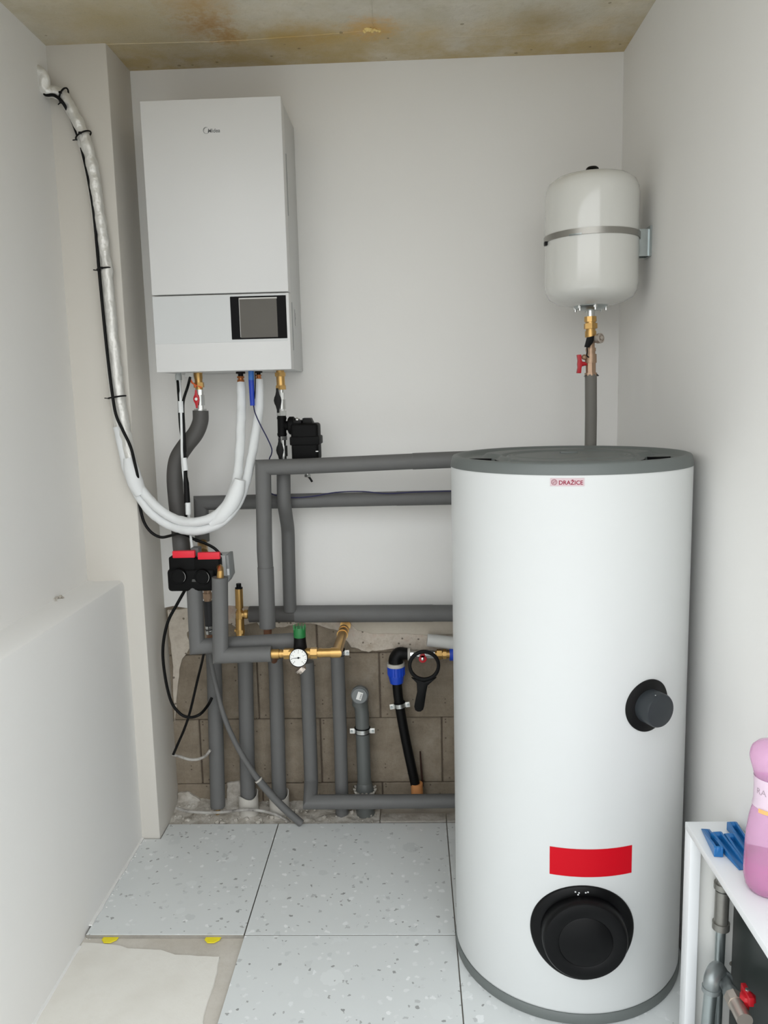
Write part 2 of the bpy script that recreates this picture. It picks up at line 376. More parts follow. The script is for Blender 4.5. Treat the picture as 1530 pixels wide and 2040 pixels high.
# chipped spall on the ledge where a bolt was cut
sp = MB()
for k in range(9):
    a = k*0.7; c = V((-1.078, 2.3245, 0.9133)) + V((0.008*cos(a*2), 0.014*cos(a), 0.006*sin(a*1.7)))
    sp.lathe(c, (sin(a), cos(a), 1), [(0, 0), (.006, .002), (.005, .010), (0, .014)], 5)
sp.build('chipped_stub', debris_m, wl)
struct(MB().box((0.7053, YF, -0.05), (0.85, 2.85, H+.02)).build('wall_right', plaster))
ce = struct(MB().box((-1.25, YF, H), (0.85, 2.88, H+.12)).build('ceiling', ceil_m))
def ridge(name, pts, r, parent, ma):
    P = catmull(pts, 10); P = [p+V((noise.noise(p*40)*.003, noise.noise(p*40+V((7, 0, 0)))*.003, 0)) for p in P]
    return MB().tube(P, r, 6).build(name, ma, parent)
ridge('board_seam', [(-0.9, 2.577, H), (-0.5, 2.586, H), (-0.1, 2.556, H), (-.09, 2.545, H)], 0.0022, ce, ceil_m)
ridge('board_seam', [(-0.09, 2.55, H), (-0.087, 2.3, H), (-0.08, 1.8, H), (-.08, 1.2, H)], 0.0016, ce, ceil_m)
ridge('board_seam', [(0.12, 2.62, H), (0.35, 2.625, H), (0.55, 2.63, H)], 0.0014, ce, ceil_m)
rock = MB()
for k in range(7):
    c = V((-0.115+0.012*k*0.6, 2.55+0.006*cos(k*2.2), H)); rock.lathe(c, (0, 0, -1), [(.007+.003*sin(k), 0), (.006, .004), (.002, .007)], 6)
rock.build('foam_burr', mat('dried yellowish foam', (226, 200, 132), .8, bump=.3), ce)

fl = struct(MB().box((-1.25, -1.9, -0.10), (0.85, 2.88, -0.012)).build('floor', screed_m))
def tilep(poly, top=0.0, th=0.0118, ma=tile_m, label=None):
    o = MB().prism([(x, y, top) for x, y in poly], (0, 0, -th)).build('tile', ma, fl, bevel=0.0007, bseg=1, label=label)
    o.data.materials.append(edge_m)
    for p in o.data.polygons:
        if p.normal.z < 0.3: p.material_index = 1
    return o
X0, Y0, S, gp = -0.5003, 2.6637, 0.6, 0.0016
XS = [X0, X0+S, 0.705]
for j in range(7):
    y1 = Y0-j*S-gp; y0 = Y0-(j+1)*S+gp
    if y0 < -1.35: break
    for i in range(2):
        tilep([(XS[i]+gp, y0), (XS[i+1]-gp, y0), (XS[i+1]-gp, y1), (XS[i]+gp, y1)])
    if j != 1 and j != 2:
        if j == 0: tilep([(-0.956, y0), (X0-gp, y0), (X0-gp, y1), (-0.896, y1), (-0.896, 2.566), (-0.956, 2.566)])
        else: tilep([(-0.957, y0), (X0-gp, y0), (X0-gp, y1), (-0.957, y1)])
tilep([(-0.135, 2.667), (0.0985, 2.667), (0.0985, 2.722), (-0.135, 2.722)], 0.004, 0.02, debris_m, 'narrow dusty tile strip under the low pipe')
tilep([(0.1015, 2.667), (0.40, 2.667), (0.40, 2.722), (0.1015, 2.722)], 0.004, 0.02, debris_m, 'narrow dusty tile strip behind the tank')
# adhesive combed out where one tile is missing
pl = [(-0.957, 0.90), *[(-0.9585, 2.0478), (-0.8688, 2.0394), (-0.8198, 2.0228), (-0.7261, 2.0187), (-0.6771, 1.9964), (-0.5517, 1.9865), (-0.5451, 1.9023), (-0.5399, 1.7484)], (-0.545, 1.4), (-0.545, 0.90)]
P = [V((x, y, 0)) for x, y in pl]; Q = []
for i, p in enumerate(P):
    q = P[(i+1) % len(P)]
    for k in range(6):
        t = p.lerp(q, k/6); n = noise.noise_vector(t*30); Q.append((t.x+n.x*.004, t.y+n.y*.004, -0.0085))
MB().prism(Q, (0, 0, -0.006)).build('adhesive_bed', adh_m, fl, bevel=0.002, bseg=1)
fil = []
for k in range(50):
    yy = 2.5698-0.036*k
    if yy < 0.85: break
    fil.append((-0.9565+0.007*max(0, noise.noise(V((0, yy*14, 2)))+.25)+.001*(k % 2), yy))
for nm, y0_, y1_, zb in (('plaster_fillet', 2.066, 2.57, .0), ('plaster_fillet', .84, 2.062, -.012)):
    q = [(x_, y_) for x_, y_ in fil if y0_ <= y_ <= y1_]
    MB().prism([(-.9640, q[0][1], zb)]+[(x_, y_, zb) for x_, y_ in q]+[(-.9640, q[-1][1], zb)], (0, 0, .005)).build(nm, plaster, fl, bevel=.001, bseg=1)
ed = MB()
for k in range(36):
    yy = random.uniform(1.7, 2.56); r = random.uniform(.0012, .0035)
    ed.lathe((-0.955+random.uniform(0, .012)**1.0, yy, (0.0 if yy > 2.065 else -.012)+.0005), (random.uniform(-.5, .5), random.uniform(-.5, .5), 1), [(r, -.001), (r*.8, r*.4), (0, r*.7)], 5)
e_o = ed.build('mortar_crumbs', plaster, fl); e_o['kind'] = 'stuff'
for (a, lab) in (((-0.8837, 2.0652, -0.003), 'left yellow levelling clip stuck out under the tile edge'), ((-0.5882, 2.063, -0.003), 'right yellow levelling clip stuck out under the tile edge')):
    x, y = a[0], 2.0655
    o = MB().prism([(x-.022, y, -.0095), (x+.022, y, -.0095), (x+.020, y-.012, -.0095), (x+.006, y-.024, -.0095), (x-.012, y-.024, -.0095), (x-.024, y-.010, -.0095)], (0, 0, .0022)).build('levelling_clip', mat('yellow plastic', (240, 222, 40), 0.45), None, bevel=.0006, bseg=1)
    tag(o, lab, 'tile clip', 'yellow levelling clips at the tile edge')
# rubble bed in the gap between tiles and block wall
def bed(x0, x1, nx, ny, f, name, ma):
    vs = []; fs = []
    for i in range(nx+1):
        for j in range(ny+1):
            x = x0+(x1-x0)*i/nx; y = 2.6655+(2.799-2.6655)*j/ny
            vs.append((x, y, f(x, y, j/ny)))
    for i in range(nx):
        for j in range(ny):
            a = i*(ny+1)+j; fs.append((a, a+ny+1, a+ny+2, a+1))
    return MB().add(vs, fs).build(name, ma, fl, ang=60)
bed(-0.9, -0.14, 120, 24, lambda x, y, t: -0.008+0.022*t+noise.noise(V((x*22, y*22, 1)))*0.008+noise.noise(V((x*80, y*80, 3)))*0.004+(0.012 if x < -.6 else 0)*t, 'rubble_bed', debris_m)['kind'] = 'stuff'
rb = MB()
for k in range(120):
    t = random.random(); x = -0.89+0.75*t**1.6; y = random.uniform(2.672, 2.79); r = random.choice((.003, .004, .005, .007, .011))
    rb.lathe((x, y, -0.006+0.024*(y-2.6655)/.134), (random.uniform(-1, 1), random.uniform(-1, 1), 1.2), [(r*.5, -r*.5), (r, 0), (r*.8, r*.6), (0, r*.9)], 5)
o = rb.build('mortar_rubble', debris_m); o['kind'] = 'stuff'; tag(o, 'loose mortar rubble scattered along the foot of the block wall', 'rubble')

# ------------------------------------------------------------ hot water tank
TX, TY, TR = 0.3958, 2.0357, 0.2958
tank = thing('water_tank', 'big white cylindrical hot water tank with grey lid beside the right wall', 'water tank', (TX, TY, 0.0))
def cyp(phi, z, r=TR): return V((TX+r*sin(phi), TY-r*cos(phi), z))
MB().lathe((TX, TY, 0), (0, 0, 1), [(TR-.012, .024), (TR-.004, .026), (TR, .034), (TR, 1.324), (TR-.002, 1.3265), (TR-.02, 1.327)], 128).build('body', mat('white tank jacket', (208, 210, 209), 0.38, var=.006), tank)
MB().lathe((TX, TY, 0), (0, 0, 1), [(TR-.03, .001), (TR+.001, .001), (TR+.0025, .006), (TR+.0025, .020), (TR-.001, .026), (TR-.03, .026)], 128).build('base_ring', dgrey, tank)
def lid():
    nr, na = 90, 240; vs = []; fs = []
    sm = lambda a, b, x: (lambda t: t*t*(3-2*t))(min(1, max(0, (x-a)/(b-a))))
    prof = [(TR-.004, 1.3225), (TR+.0015, 1.3235), (TR+.0005, 1.332), (TR-.003, 1.3455), (TR-.0055, 1.349), (TR-.010, 1.3505)]
    POCK = ((-1.42, .36), (1.16, .36))
    def adiff(a, b): return abs((a-b+pi) % (2*pi)-pi)
    def hz(r, a):
        z = 1.3505-0.013*(1-sm(.258, .282, r))
        k = max(sm(w*1.9, w*.7, adiff(a, p)) for p, w in POCK)
        rp = .238-.058*k
        z += 0.0105*(1-sm(rp-.016, rp, r))
        z -= 0.0070*math.exp(-((r-.158)/.005)**2)+0.0030*math.exp(-((r-.145)/.004)**2)
        z -= 0.0030*(1-sm(.135, .140, r))
        for p, w in POCK:
            z -= 0.050*sm(w, w-.035, adiff(a, p))*sm(rp+.004, rp+.014, r)*sm(.252, .244, r)
            q = p+(.52 if p < 0 else -.52)
            z -= 0.012*sm(.17, .09, adiff(a, q))*sm(.205, .222, r)*sm(.262, .248, r)
        return z
    rs = [r for r, z in prof]; n0 = len(prof)
    radii = [0.2855*(1-i/nr) for i in range(nr)]
    for r, z in prof: vs += [(TX+r*sin(2*pi*k/na), TY-r*cos(2*pi*k/na), z) for k in range(na)]
    for r in radii: vs += [(TX+r*sin(2*pi*k/na), TY-r*cos(2*pi*k/na), hz(r, 2*pi*k/na)) for k in range(na)]
    n = n0+nr
    for i in range(n-1):
        for k in range(na):
            k2 = (k+1) % na; fs.append((i*na+k, i*na+k2, (i+1)*na+k2, (i+1)*na+k))
    fs.append(tuple((n-1)*na+k for k in range(na)))
    o = MB().add(vs, fs).build('lid', dgrey, tank, ang=50)
    o.data.materials.append(mat('black inside of the hand holds', (10, 10, 10), .9, spec=.1))
    for p in o.data.polygons:
        if sum(o.data.vertices[i].co.z for i in p.vertices)/len(p.vertices) < 1.332 and V((p.center.x, p.center.y, 0)).length < .262: p.material_index = 1  # deep faces of the hand holds are coloured black
    return o
ld = lid()
lb = (0.4097, 2.1041, 1.347)
MB().box((lb[0]-.022, lb[1]-.007, 1.3440), (lb[0]+.022, lb[1]+.007, 1.3495)).build('lid_badge', dgrey, ld, bevel=.001)
def cpatch(c0, u0, u1, v0, v1, off, th, nu=24, nv=1, slope=0.0):
    # sheet wrapped round the tank: u along the girth, v up, relative to c0=(phi,z)
    vs = []; fs = []
    for s in (off, off+th):
        for i in range(nu+1):
            for j in range(nv+1):
                u = u0+(u1-u0)*i/nu; v = v0+(v1-v0)*j/nv
                vs.append(cyp(c0[0]+u/TR, c0[1]+v+slope*u, TR+s))
    m0 = (nu+1)*(nv+1); q = lambda s, i, j: s*m0+i*(nv+1)+j
    for i in range(nu):
        for j in range(nv):
            fs.append((q(1, i, j), q(1, i+1, j), q(1, i+1, j+1), q(1, i, j+1))); fs.append((q(0, i, j), q(0, i, j+1), q(0, i+1, j+1), q(0, i+1, j)))
    for i in range(nu): fs += [(q(0, i, 0), q(0, i+1, 0), q(1, i+1, 0), q(1, i, 0)), (q(0, i, nv), q(1, i, nv), q(1, i+1, nv), q(0, i+1, nv))]
    for j in range(nv): fs += [(q(0, 0, j), q(1, 0, j), q(1, 0, j+1), q(0, 0, j+1)), (q(0, nu, j), q(0, nu, j+1), q(1, nu, j+1), q(1, nu, j))]
    return MB().add(vs, fs)
SA, SB = (-0.3094, 0.4194), (0.3483, 0.4126)
sc0 = ((SA[0]+SB[0])/2, (SA[1]+SB[1])/2); su = (SB[0]-SA[0])*TR/2
za, zb = (0.011, 0.4528), (0.0141, 0.3836)
cpatch((sc0[0], (za[1]+zb[1])/2), -su, su, -(za[1]-zb[1])/2, (za[1]-zb[1])/2, 0.0003, 0.0006).build('red_sticker', mat('red sticker', (190, 6, 26), 0.5, spec=.15), tank)
# maker's label
LA, LB, LT, LBm = (-0.3225, 1.3077), (-0.077, 1.3078), (-0.1994, 1.3174), (-0.1989, 1.2998)
lc = ((LA[0]+LB[0])/2, (LT[1]+LBm[1])/2); lu = (LB[0]-LA[0])*TR/2; lv = (LT[1]-LBm[1])/2
tl = cpatch(lc, -lu, lu, -lv, lv, 0.0003, 0.0005).build('maker_label', mat('pinkish white label', (200, 178, 182), 0.5), tank)
ink = mat('dark red ink', (138, 18, 52), 0.6, spec=.1)
vs, fs = text_mesh('DRA\u017dICE', 0.0135, bold=.0002)
w = max(v.x for v in vs)-min(v.x for v in vs); k = (lu*1.40)/w
MB().add([cyp(lc[0]+(-lu*0.50+v.x*k)/TR, lc[1]-.0052+v.y*k, TR+.0011) for v in vs], fs).build('lettering', ink, tl)
mk = MB()
for rad in (.0062, .0050):
    mk.tube([cyp(lc[0]+(-lu*.76+rad*cos(a*pi/16))/TR, lc[1]+rad*sin(a*pi/16), TR+.001) for a in range(33)], .00028, 4)
for sgn in (1, -1):
    mk.tube([cyp(lc[0]+(-lu*.76+sgn*(.0008+.0016*cos(t)))/TR, lc[1]+.0026*sin(t)*1.1, TR+.001) for t in [pi/2*(k/6)-pi/4*0 for k in range(-6, 7)]], .00035, 4)
mk.tube([cyp(lc[0]+(-lu*.76-.003)/TR, lc[1]-.003, TR+.001), cyp(lc[0]+(-lu*.76+.003)/TR, lc[1]+.003, TR+.001)], .0003, 4)
mk.build('emblem', ink, tl)
# inspection flange with its saddle-shaped rosette
def saddle(c0, prof, name, ma, parent, seg=72):
    vs = []; fs = []
    for r, h in prof:
        for k in range(seg):
            a = 2*pi*k/seg; vs.append(cyp(c0[0]+math.asin(max(-.99, min(.99, r*cos(a)/TR))), c0[1]+r*sin(a), TR+h))
    for i in range(len(prof)-1):
        for k in range(seg):
            k2 = (k+1) % seg; fs.append((i*seg+k, i*seg+k2, (i+1)*seg+k2, (i+1)*seg+k))
    fs.append(tuple((len(prof)-1)*seg+k for k in range(seg)))
    return MB().add(vs, fs).build(name, ma, parent, ang=50)
satin = mat('satin black plastic', (4, 4, 5), 0.42, spec=.2)
fc = (-0.043, 0.2415)
fa = V((sin(fc[0]), -cos(fc[0]), 0)); fo = cyp(fc[0], fc[1], TR)
sad = saddle(fc, [(.121, -.001), (.1205, .003), (.117, .0055), (.100, .007), (.096, .0065), (.09, .004), (.01, .003)], 'flange_rosette', satin, tank)
MB().lathe(fo, fa, [(.0985, -.03), (.0985, .020), (.0975, .030), (.094, .0345), (.088, .036), (.064, .0365), (.062, .0352), (.060, .0365), (.002, .0368)], 72).build('flange_cover', satin, tank)
wp_ = MB()
for k, (u, v) in enumerate(((-.020, .108), (-.012, .106), (.003, .107), (.008, .1085), (-.014, .1015))):
    p = cyp(fc[0]+u/TR, fc[1]+v, TR+.0072); wp_.box((p.x-.0016, p.y-.0008, p.z-.0012), (p.x+.0016, p.y+.0008, p.z+.0012))
wp_.build('paint_speck', wtape, sad)
kc = (0.4741, 0.7878)
ka = V((sin(kc[0]), -cos(kc[0]), 0)); ko = cyp(kc[0], kc[1], TR)
saddle(kc, [(.0615, -.001), (.0615, .003), (.060, .0045), (.004, .0045)], 'thermostat_rosette', blackp, tank)
MB().lathe(ko, ka, [(.0395, -.005), (.0395, .036), (.0375, .040), (.034, .0412), (.001, .0415)], 48).build('thermostat_knob', mat('slate grey plastic', (46, 50, 53), 0.4, spec=.3), tank)
MB().box((-.0012, -.001, -.004), (.0012, .001, .004), Matrix.Translation(ko+ka*.038+V((-.012, -.002, .034)))).build('knob_mark', wtape, tank)

# ------------------------------------------------------------ wall heating unit
bx0, bx1, by0, by1, bz0, bz1 = -0.7838, -0.3640, 2.4943, 2.7790, 1.5929, 2.3840
boil = thing('heating_unit', 'white wall-hung heating unit with a black display in its lower right corner', 'heating unit', (bx0, by1, bz0))
MB().box((bx0+.002, by0+.030, bz0), (bx1-.002, by1, bz1)).build('casing', bgrey, boil, bevel=.003)
MB().box((bx0, by0, 1.8255), (bx1, by0+.055, bz1)).build('front_panel', bwhite, boil, bevel=.0025)
lp = MB().box((bx0, by0, bz0-.0005), (bx1, by0+.055, 1.8220)).build('lower_panel', bwhite, boil, bevel=.0025)
MB().box((bx0+.001, by0-.0012, 1.6785), (-.3725, by0+.002, 1.8205)).build('grey_strip', mat('silver grey panel', (204, 206, 206), 0.4), lp, bevel=.0005, bseg=1)
ds = MB().box((-.5437, by0-.0026, 1.6862), (-.3727, by0+.002, 1.8144)).build('display_glass', mat('black glass', (6, 6, 6), 0.2, spec=.06), boil, bevel=.001, bseg=1)
sx0, sx1, sz0, sz1 = -.5150, -.4010, 1.6905, 1.8085
MB().box((sx0, by0-.0034, sz0), (sx1, by0-.002, sz1)).build('screen', mat('dull grey screen film', (98, 95, 90), 0.5, var=.06, vscale=25, spec=.2), ds, bevel=.0006, bseg=1)
MB().box((sx0-.001, by0-.0040, sz1-.003), (sx1+.001, by0-.002, sz1+.001)).box((sx0-.0016, by0-.0038, sz0+.002), (sx0, by0-.002, sz1)).build('film_edge', mat('clear film edge', (190, 188, 184), 0.3), ds)
lg = mat('silver grey print', (122, 124, 125), 0.45)
vs, fs = text_mesh('Midea', 0.016, font_shear=.10, bold=.0003)
w = max(v.x for v in vs); k = .0375/w; L0 = V((-.5858, by0-.0006, 2.2888))
lo = MB().add([L0+V((v.x*k, 0, v.y*k)) for v in vs], fs)
cc = V((-.5895, by0-.0006, 2.2952))
lo.tube([cc+V((.0090*cos(R(a)), 0, .0090*sin(R(a)))) for a in range(60, 315, 10)], [.0003, .0008, .0006, .0003], 4)
lo.tube([cc+V((.0072*cos(R(a)), 0, .0072*sin(R(a)))) for a in range(80, 200, 10)], [.0002, .0004, .0002], 4)
lo.build('maker_logo', lg, boil)
for z0_, z1_ in ((bz0+.06, 1.80), (2.06, 2.24)): MB().box((bx1-.002, by0+.06, z0_), (bx1+.0006, by0+.067, z1_)).build('side_seam', mat('seam grey', (150, 152, 152), 0.5), boil)
cs = MB().box((bx1-.003, by0+.118, 1.728), (bx1-.0008, by0+.150, 1.79)).build('side_sticker', mat('side sticker', (206, 207, 206), 0.5), boil)
inkg = mat('grey ink', (96, 98, 100), 0.6)
vs, fs = text_mesh('CE', 0.019); MB().add([V((bx1-.0004, by0+.130+v.y*.9, 1.775-v.x)) for v in vs], fs).tube([(bx1-.0004, by0+.123, 1.785), (bx1-.0004, by0+.123, 1.733)], .0006, 4).build('sticker_print', inkg, cs)

# connections hanging under the unit
UY = 2.62
def fitting(name, label, cat, loc, group=None): return thing(name, label, cat, loc, group)
gl = thing('cable_gland', 'light grey plastic cable gland under the left end of the unit', 'cable gland', (-0.7451, 2.6, 1.5964))
MB().stack((-0.7465, 2.6, 1.6013), (-0.7472, 2.6, 1.5629), [(0, .2, .0125, 6), (.2, .35, .009, 20), (.35, .8, .0105, 20), (.8, 1, .0085, 20)]).build('gland_body', mat('light grey nylon', (176, 180, 178), 0.5), gl)
MB().box((-0.7256, 2.62, 1.5788), (-0.6993, 2.6, 1.5985)).build('cable_plug', mat('pale plug', (206, 206, 202), .5), gl, bevel=.001)
v = thing('union_valve', 'brass union with a red butterfly ball valve above the bent grey hose', 'valve', (-0.685, 2.62, 1.5971))
MB().stack((-0.6881, 2.62, 1.6004), (-0.6869, 2.62, 1.5359), [(0, .14, .016, 6), (.14, .42, .0135, 24), (.42, .60, .0125, 24), (.60, .85, .0175, 6), (.85, 1, .012, 24)]).build('brass_union', brass, v)
MB().stack((-0.6867, 2.62, 1.5391), (-0.6873, 2.62, 1.471), [(0, .25, .0135, 8), (.25, .75, .0155, 24), (.75, .94, .0125, 8), (.92, 1, .0205, 24)]).build('valve_body', chrome, v)
def butterfly(mb, c, w, h, th=.004, tilt=0.0):
    # wing handle facing the camera: outline in x-z
    out = []
    for t, hw in ((1, .30), (.75, .34), (.45, .55), (.25, .85), (0, 1.0), (-.25, .85), (-.45, .55), (-.75, .34), (-1, .30)): out.append((hw*w, t*h))
    out += [(-a, b) for a, b in reversed(out)]
    c = V(c)
    mb.prism([c+V((a*cos(tilt)-b*sin(tilt), 0, a*sin(tilt)+b*cos(tilt))) for a, b in out], (0, th, 0)); return mb
hc = V((-0.6904, 2.59, 1.5086))
butterfly(MB(), hc, .0105, .029).build('wing_handle', redp, v, bevel=.001)
MB().cyl(hc+V((0, -.0025, 0)), hc+V((0, .022, 0)), .0048, 12).build('handle_screw', chrome, v)
orng = mat('orange seal string', (235, 110, 60), .6)
MB().tube(catmull([(-0.7122, 2.605, 1.5685), (-0.7029, 2.605, 1.5587), (-0.6902, 2.605, 1.552), (-0.6742, 2.605, 1.5451)], 6), .0022, 6).tube(catmull([(-0.7089, 2.6, 1.5732), (-0.703, 2.6, 1.5618), (-0.6969, 2.6, 1.5553), (-0.6925, 2.6, 1.5455)], 6), .0025, 6).build('seal_string', orng, v)
for (px, lab, r) in ((479.5, 'left dark flare fitting with bronze nut under the unit', .0115), (515, 'right dark flare fitting with bronze nut beside the blue probe sleeve', .0095)):
    f = thing('flare_fitting', lab, 'pipe fitting', {479.5: (-0.5481, 2.62, 1.5937), 515: (-0.49, 2.62, 1.5923)}[px], 'refrigerant flare fittings')
    a = V({479.5: (-0.5486, 2.62, 1.6002), 515: (-0.4905, 2.62, 1.5987)}[px]); b = V({479.5: (-0.5492, 2.62, 1.5552), 515: (-0.4905, 2.62, 1.5634)}[px])
    MB().stack(a, b, [(0, .30, r*1.35, 12), (.30, .50, r*.75, 16)]).build('black_collar', blackp, f)
    MB().stack(a, b, [(.48, .62, r*1.05, 6), (.62, .74, r*.75, 16), (.72, 1, r*1.05, 6)]).build('flare_nut', mat('copper brass', (178, 112, 66), .35, .9, var=.1), f)

# circulation pump set between two valves
PY = 2.60
pu = thing('pump_set', 'black circulation pump between two black-handled valves under the right end of the unit', 'pump', (-0.4141, 2.6, 1.2991))
MB().stack((-0.4164, 2.6, 1.593), (-0.4158, 2.6, 1.5309), [(0, .12, .013, 20), (.10, .30, .0185, 6), (.30, .58, .0135, 28), (.58, .78, .0135, 28), (.76, .98, .0175, 6)]).build('brass_union', brass, pu)
MB().stack((-0.4156, 2.6, 1.5356), (-0.4177, 2.6, 1.4489), [(0, .2, .0085, 16), (.15, .45, .0115, 8), (.4, .75, .0145, 20), (.75, .86, .0105, 8), (.82, 1, .0165, 6)]).build('upper_valve_body', chrome, pu)
MB().stack((-0.4175, 2.6, 1.4522), (-0.419, 2.6, 1.3777), [(0, 1, .0142, 28), (.1, .2, .0155, 28), (.8, .9, .0155, 28)]).build('pump_volute', blackm, pu)
MB().stack((-0.4172, 2.6, 1.3825), (-0.4175, 2.6, 1.2959), [(0, .14, .0165, 6), (.14, .4, .0105, 16), (.35, .75, .0145, 20), (.75, 1, .011, 16)]).build('lower_valve_body', chrome, pu)
butterfly(MB(), (-0.4234, 2.568, 1.4976), .0125, .039, .005).build('upper_wing_handle', blackp, pu, bevel=.001)
MB().cyl((-0.4189, 2.57, 1.4974), (-0.4215, 2.596, 1.4974), .007, 12).build('upper_handle_boss', blackp, pu)
butterfly(MB(), (-0.4229, 2.568, 1.3391), .0125, .039, .005).build('lower_wing_handle', blackp, pu, bevel=.001)
MB().cyl((-0.4224, 2.57, 1.339), (-0.4234, 2.596, 1.3373), .007, 12).build('lower_handle_boss', blackp, pu)
MB().lathe((-0.4108, 2.6, 1.4164), (1, 0, 0), [(.012, 0), (.016, .012), (.024, .014), (.029, .018), (.029, .032), (.024, .036), (.022, .05)], 24).build('pump_flange', blackm, pu)
mo = MB().box((-0.3841, 2.645, 1.3032), (-0.2968, 2.555, 1.4235)).build('motor_housing', blackm, pu, bevel=.009, bseg=3)
MB().box((-0.3878, 2.65, 1.3545), (-0.2921, 2.55, 1.3822)).build('motor_band', blackm, mo, bevel=.004)
MB().prism([(-0.3485, 2.575, 1.4208), (-0.3477, 2.575, 1.4399), (-0.3219, 2.575, 1.4394), (-0.3129, 2.575, 1.4199)], (0, .05, 0)).build('terminal_cap', blackp, mo, bevel=.002)
MB().lathe((-0.3648, 2.58, 1.4354), (0, 0, 1), [(.006, -.012), (.006, 0), (.004, .005), (.001, .007)], 14).build('vent_screw', chrome, mo)
MB().box((-0.3776, 2.62, 1.4198), (-0.3505, 2.57, 1.4338)).build('bracket_lug', blackp, mo, bevel=.002)
MB().stack((-0.3381, 2.6, 1.3073), (-0.3403, 2.6, 1.2482), [(0, .9, .007, 16), (.86, 1, .011, 6)]).build('cable_entry', chrome, mo)
MB().tube([(-0.3402, 2.6, 1.2515), (-0.3339, 2.6, 1.2448), (-0.3261, 2.6, 1.2315)], .0035, 10).build('cable_stub', cable, mo)
MB().box((-0.3053, 2.552, 1.3328), (-0.2974, 2.554, 1.3357)).build('motor_tag', chrome, mo)

# ------------------------------------------------------------ insulated pipes
def pipe(name, label, loc, group='grey insulated heating pipes', cat='pipe'): return thing(name, label, cat, loc, group)
def sl(path, r, par, ma=foam, name='insulation_sleeve', seg=28, label=None):
    return MB().tube(path, r, seg).build(name, ma, par, ang=38, label=label)
A = pipe('insulated_pipe', 'highest grey insulated pipe, running to the tank just under its lid and turning down', (-0.4833, 2.535, 0.7477))
pa = [(-0.4827, 2.535, 0.7613), (-0.4802, 2.535, 0.9631), (-0.481, 2.535, 1.0195), (-0.4736, 2.535, 1.2881), (-0.3514, 2.535, 1.2887), (0.0033, 2.535, 1.2972), (0.1191, 2.535, 1.2995)]
e1 = V(pa[0]).lerp(V(pa[1]), .0)
sl([pa[0], pa[1]], .0262, A); sl([pa[1], pa[2], pa[3], pa[4], pa[5]], .0250, A)
sl([pa[5], pa[6], (0.396, 2.535, pa[6][2]+.004), (0.396, 2.34, pa[6][2]+.004)], .0262, A)
MB().tube([(-0.4823, 2.535, 0.7698), (-0.4855, 2.545, 0.7207), (-0.4975, 2.66, 0.653), (-0.4998, 2.735, 0.5696)], .0135, 16).build('bare_copper', mat('tarnished copper', (132, 92, 70), .45, .6, var=.2, vscale=40), A)
B = pipe('insulated_pipe', 'grey insulated pipe coming down below the pump, kinked halfway, onto the long low pipe', (-0.434, 2.7, 0.775))
sl(catmull([(-0.4181, 2.6, 1.3025), (-0.4202, 2.6, 1.2334), (-0.4213, 2.6, 1.167), (-0.4231, 2.64, 1.1109), (-0.4255, 2.68, 1.0565), (-0.4283, 2.69, 0.9639), (-0.4314, 2.695, 0.8211), (-0.4323, 2.7, 0.7732)], 5), .0225, B)
F = pipe('insulated_pipe', 'grey insulated pipe crossing behind the others at mid height with a mitred left corner', (-0.7217, 2.665, 1.0437))
pf = [(-0.7173, 2.665, 1.0297), (-0.7142, 2.665, 1.1607), (-0.3061, 2.665, 1.1622), (-0.0527, 2.665, 1.1631), (0.1236, 2.665, 1.163)]
sl([pf[0], pf[1], pf[2]], .0246, F); sl([pf[2], pf[3]], .0240, F); sl([pf[3], pf[4], (0.40, 2.665, pf[4][2]), (0.40, 2.34, pf[4][2])], .0246, F)
MB().tube([(-0.7171, 2.665, 1.0332), (-0.7049, 2.62, 1.0138), (-0.688, 2.56, 1.0082)], [.0165, .0165, .017], 8).build('brass_tail', brass, F)
D = pipe('insulated_pipe', 'grey insulated pipe along the plaster edge, the third horizontal one from the top', (-0.2203, 2.715, 0.7551))
pd = [(-0.5786, 2.715, 0.7577), (-0.4176, 2.715, 0.7562), (0.0634, 2.715, 0.7518), (0.1297, 2.715, 0.7508)]
sl([pd[0], pd[1]], .0285, D, foam_d); sl([pd[1], pd[2]], .0300, D); sl([pd[2], pd[3], (0.38, 2.715, pd[3][2]), (0.38, 2.345, pd[3][2])], .0292, D)
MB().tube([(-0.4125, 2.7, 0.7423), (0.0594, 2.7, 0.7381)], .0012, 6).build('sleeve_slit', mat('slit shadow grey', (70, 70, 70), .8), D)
HR = pipe('insulated_pipe', 'grey insulated riser that turns right into the lowest horizontal pipe above the floor', (-0.3421, 2.65, 0.0894))
ph = [(-0.3842, 2.72, 0.5806), (-0.3836, 2.72, 0.5028), (-0.3848, 2.72, 0.1317)]+[(-0.3813, 2.65, 0.0887), (-0.1554, 2.65, 0.0882), (0.1186, 2.65, 0.0892)]
sl([ph[0], ph[1], ph[2], ph[3], ph[4]], .0252, HR); sl([ph[4], ph[5], (0.40, 2.65, ph[5][2]), (0.40, 2.345, ph[5][2])], .0244, HR)
R1 = pipe('insulated_pipe', 'leftmost grey insulated riser on the block wall, its cut lower end showing', (-0.7325, 2.72, 0.035))
sl([(-0.7157, 2.72, 0.6458), (-0.7158, 2.72, 0.544), (-0.7305, 2.72, 0.0369)], .0268, R1); sl([(-0.7299, 2.72, 0.0486), (-0.7325, 2.72, -0.0003)], .008, R1, brass, 'copper_core')
R2 = pipe('insulated_pipe', 'second grey insulated riser from the left on the block wall, standing in a cut sleeve', (-0.6227, 2.735, 0.0399))
sl([(-0.6049, 2.735, 0.6672), (-0.6077, 2.735, 0.5374), (-0.6235, 2.735, 0.0045)], .0270, R2)
R3 = pipe('insulated_pipe', 'third grey insulated riser from the left on the block wall, crossed by the conduit', (-0.5062, 2.735, 0.0392))
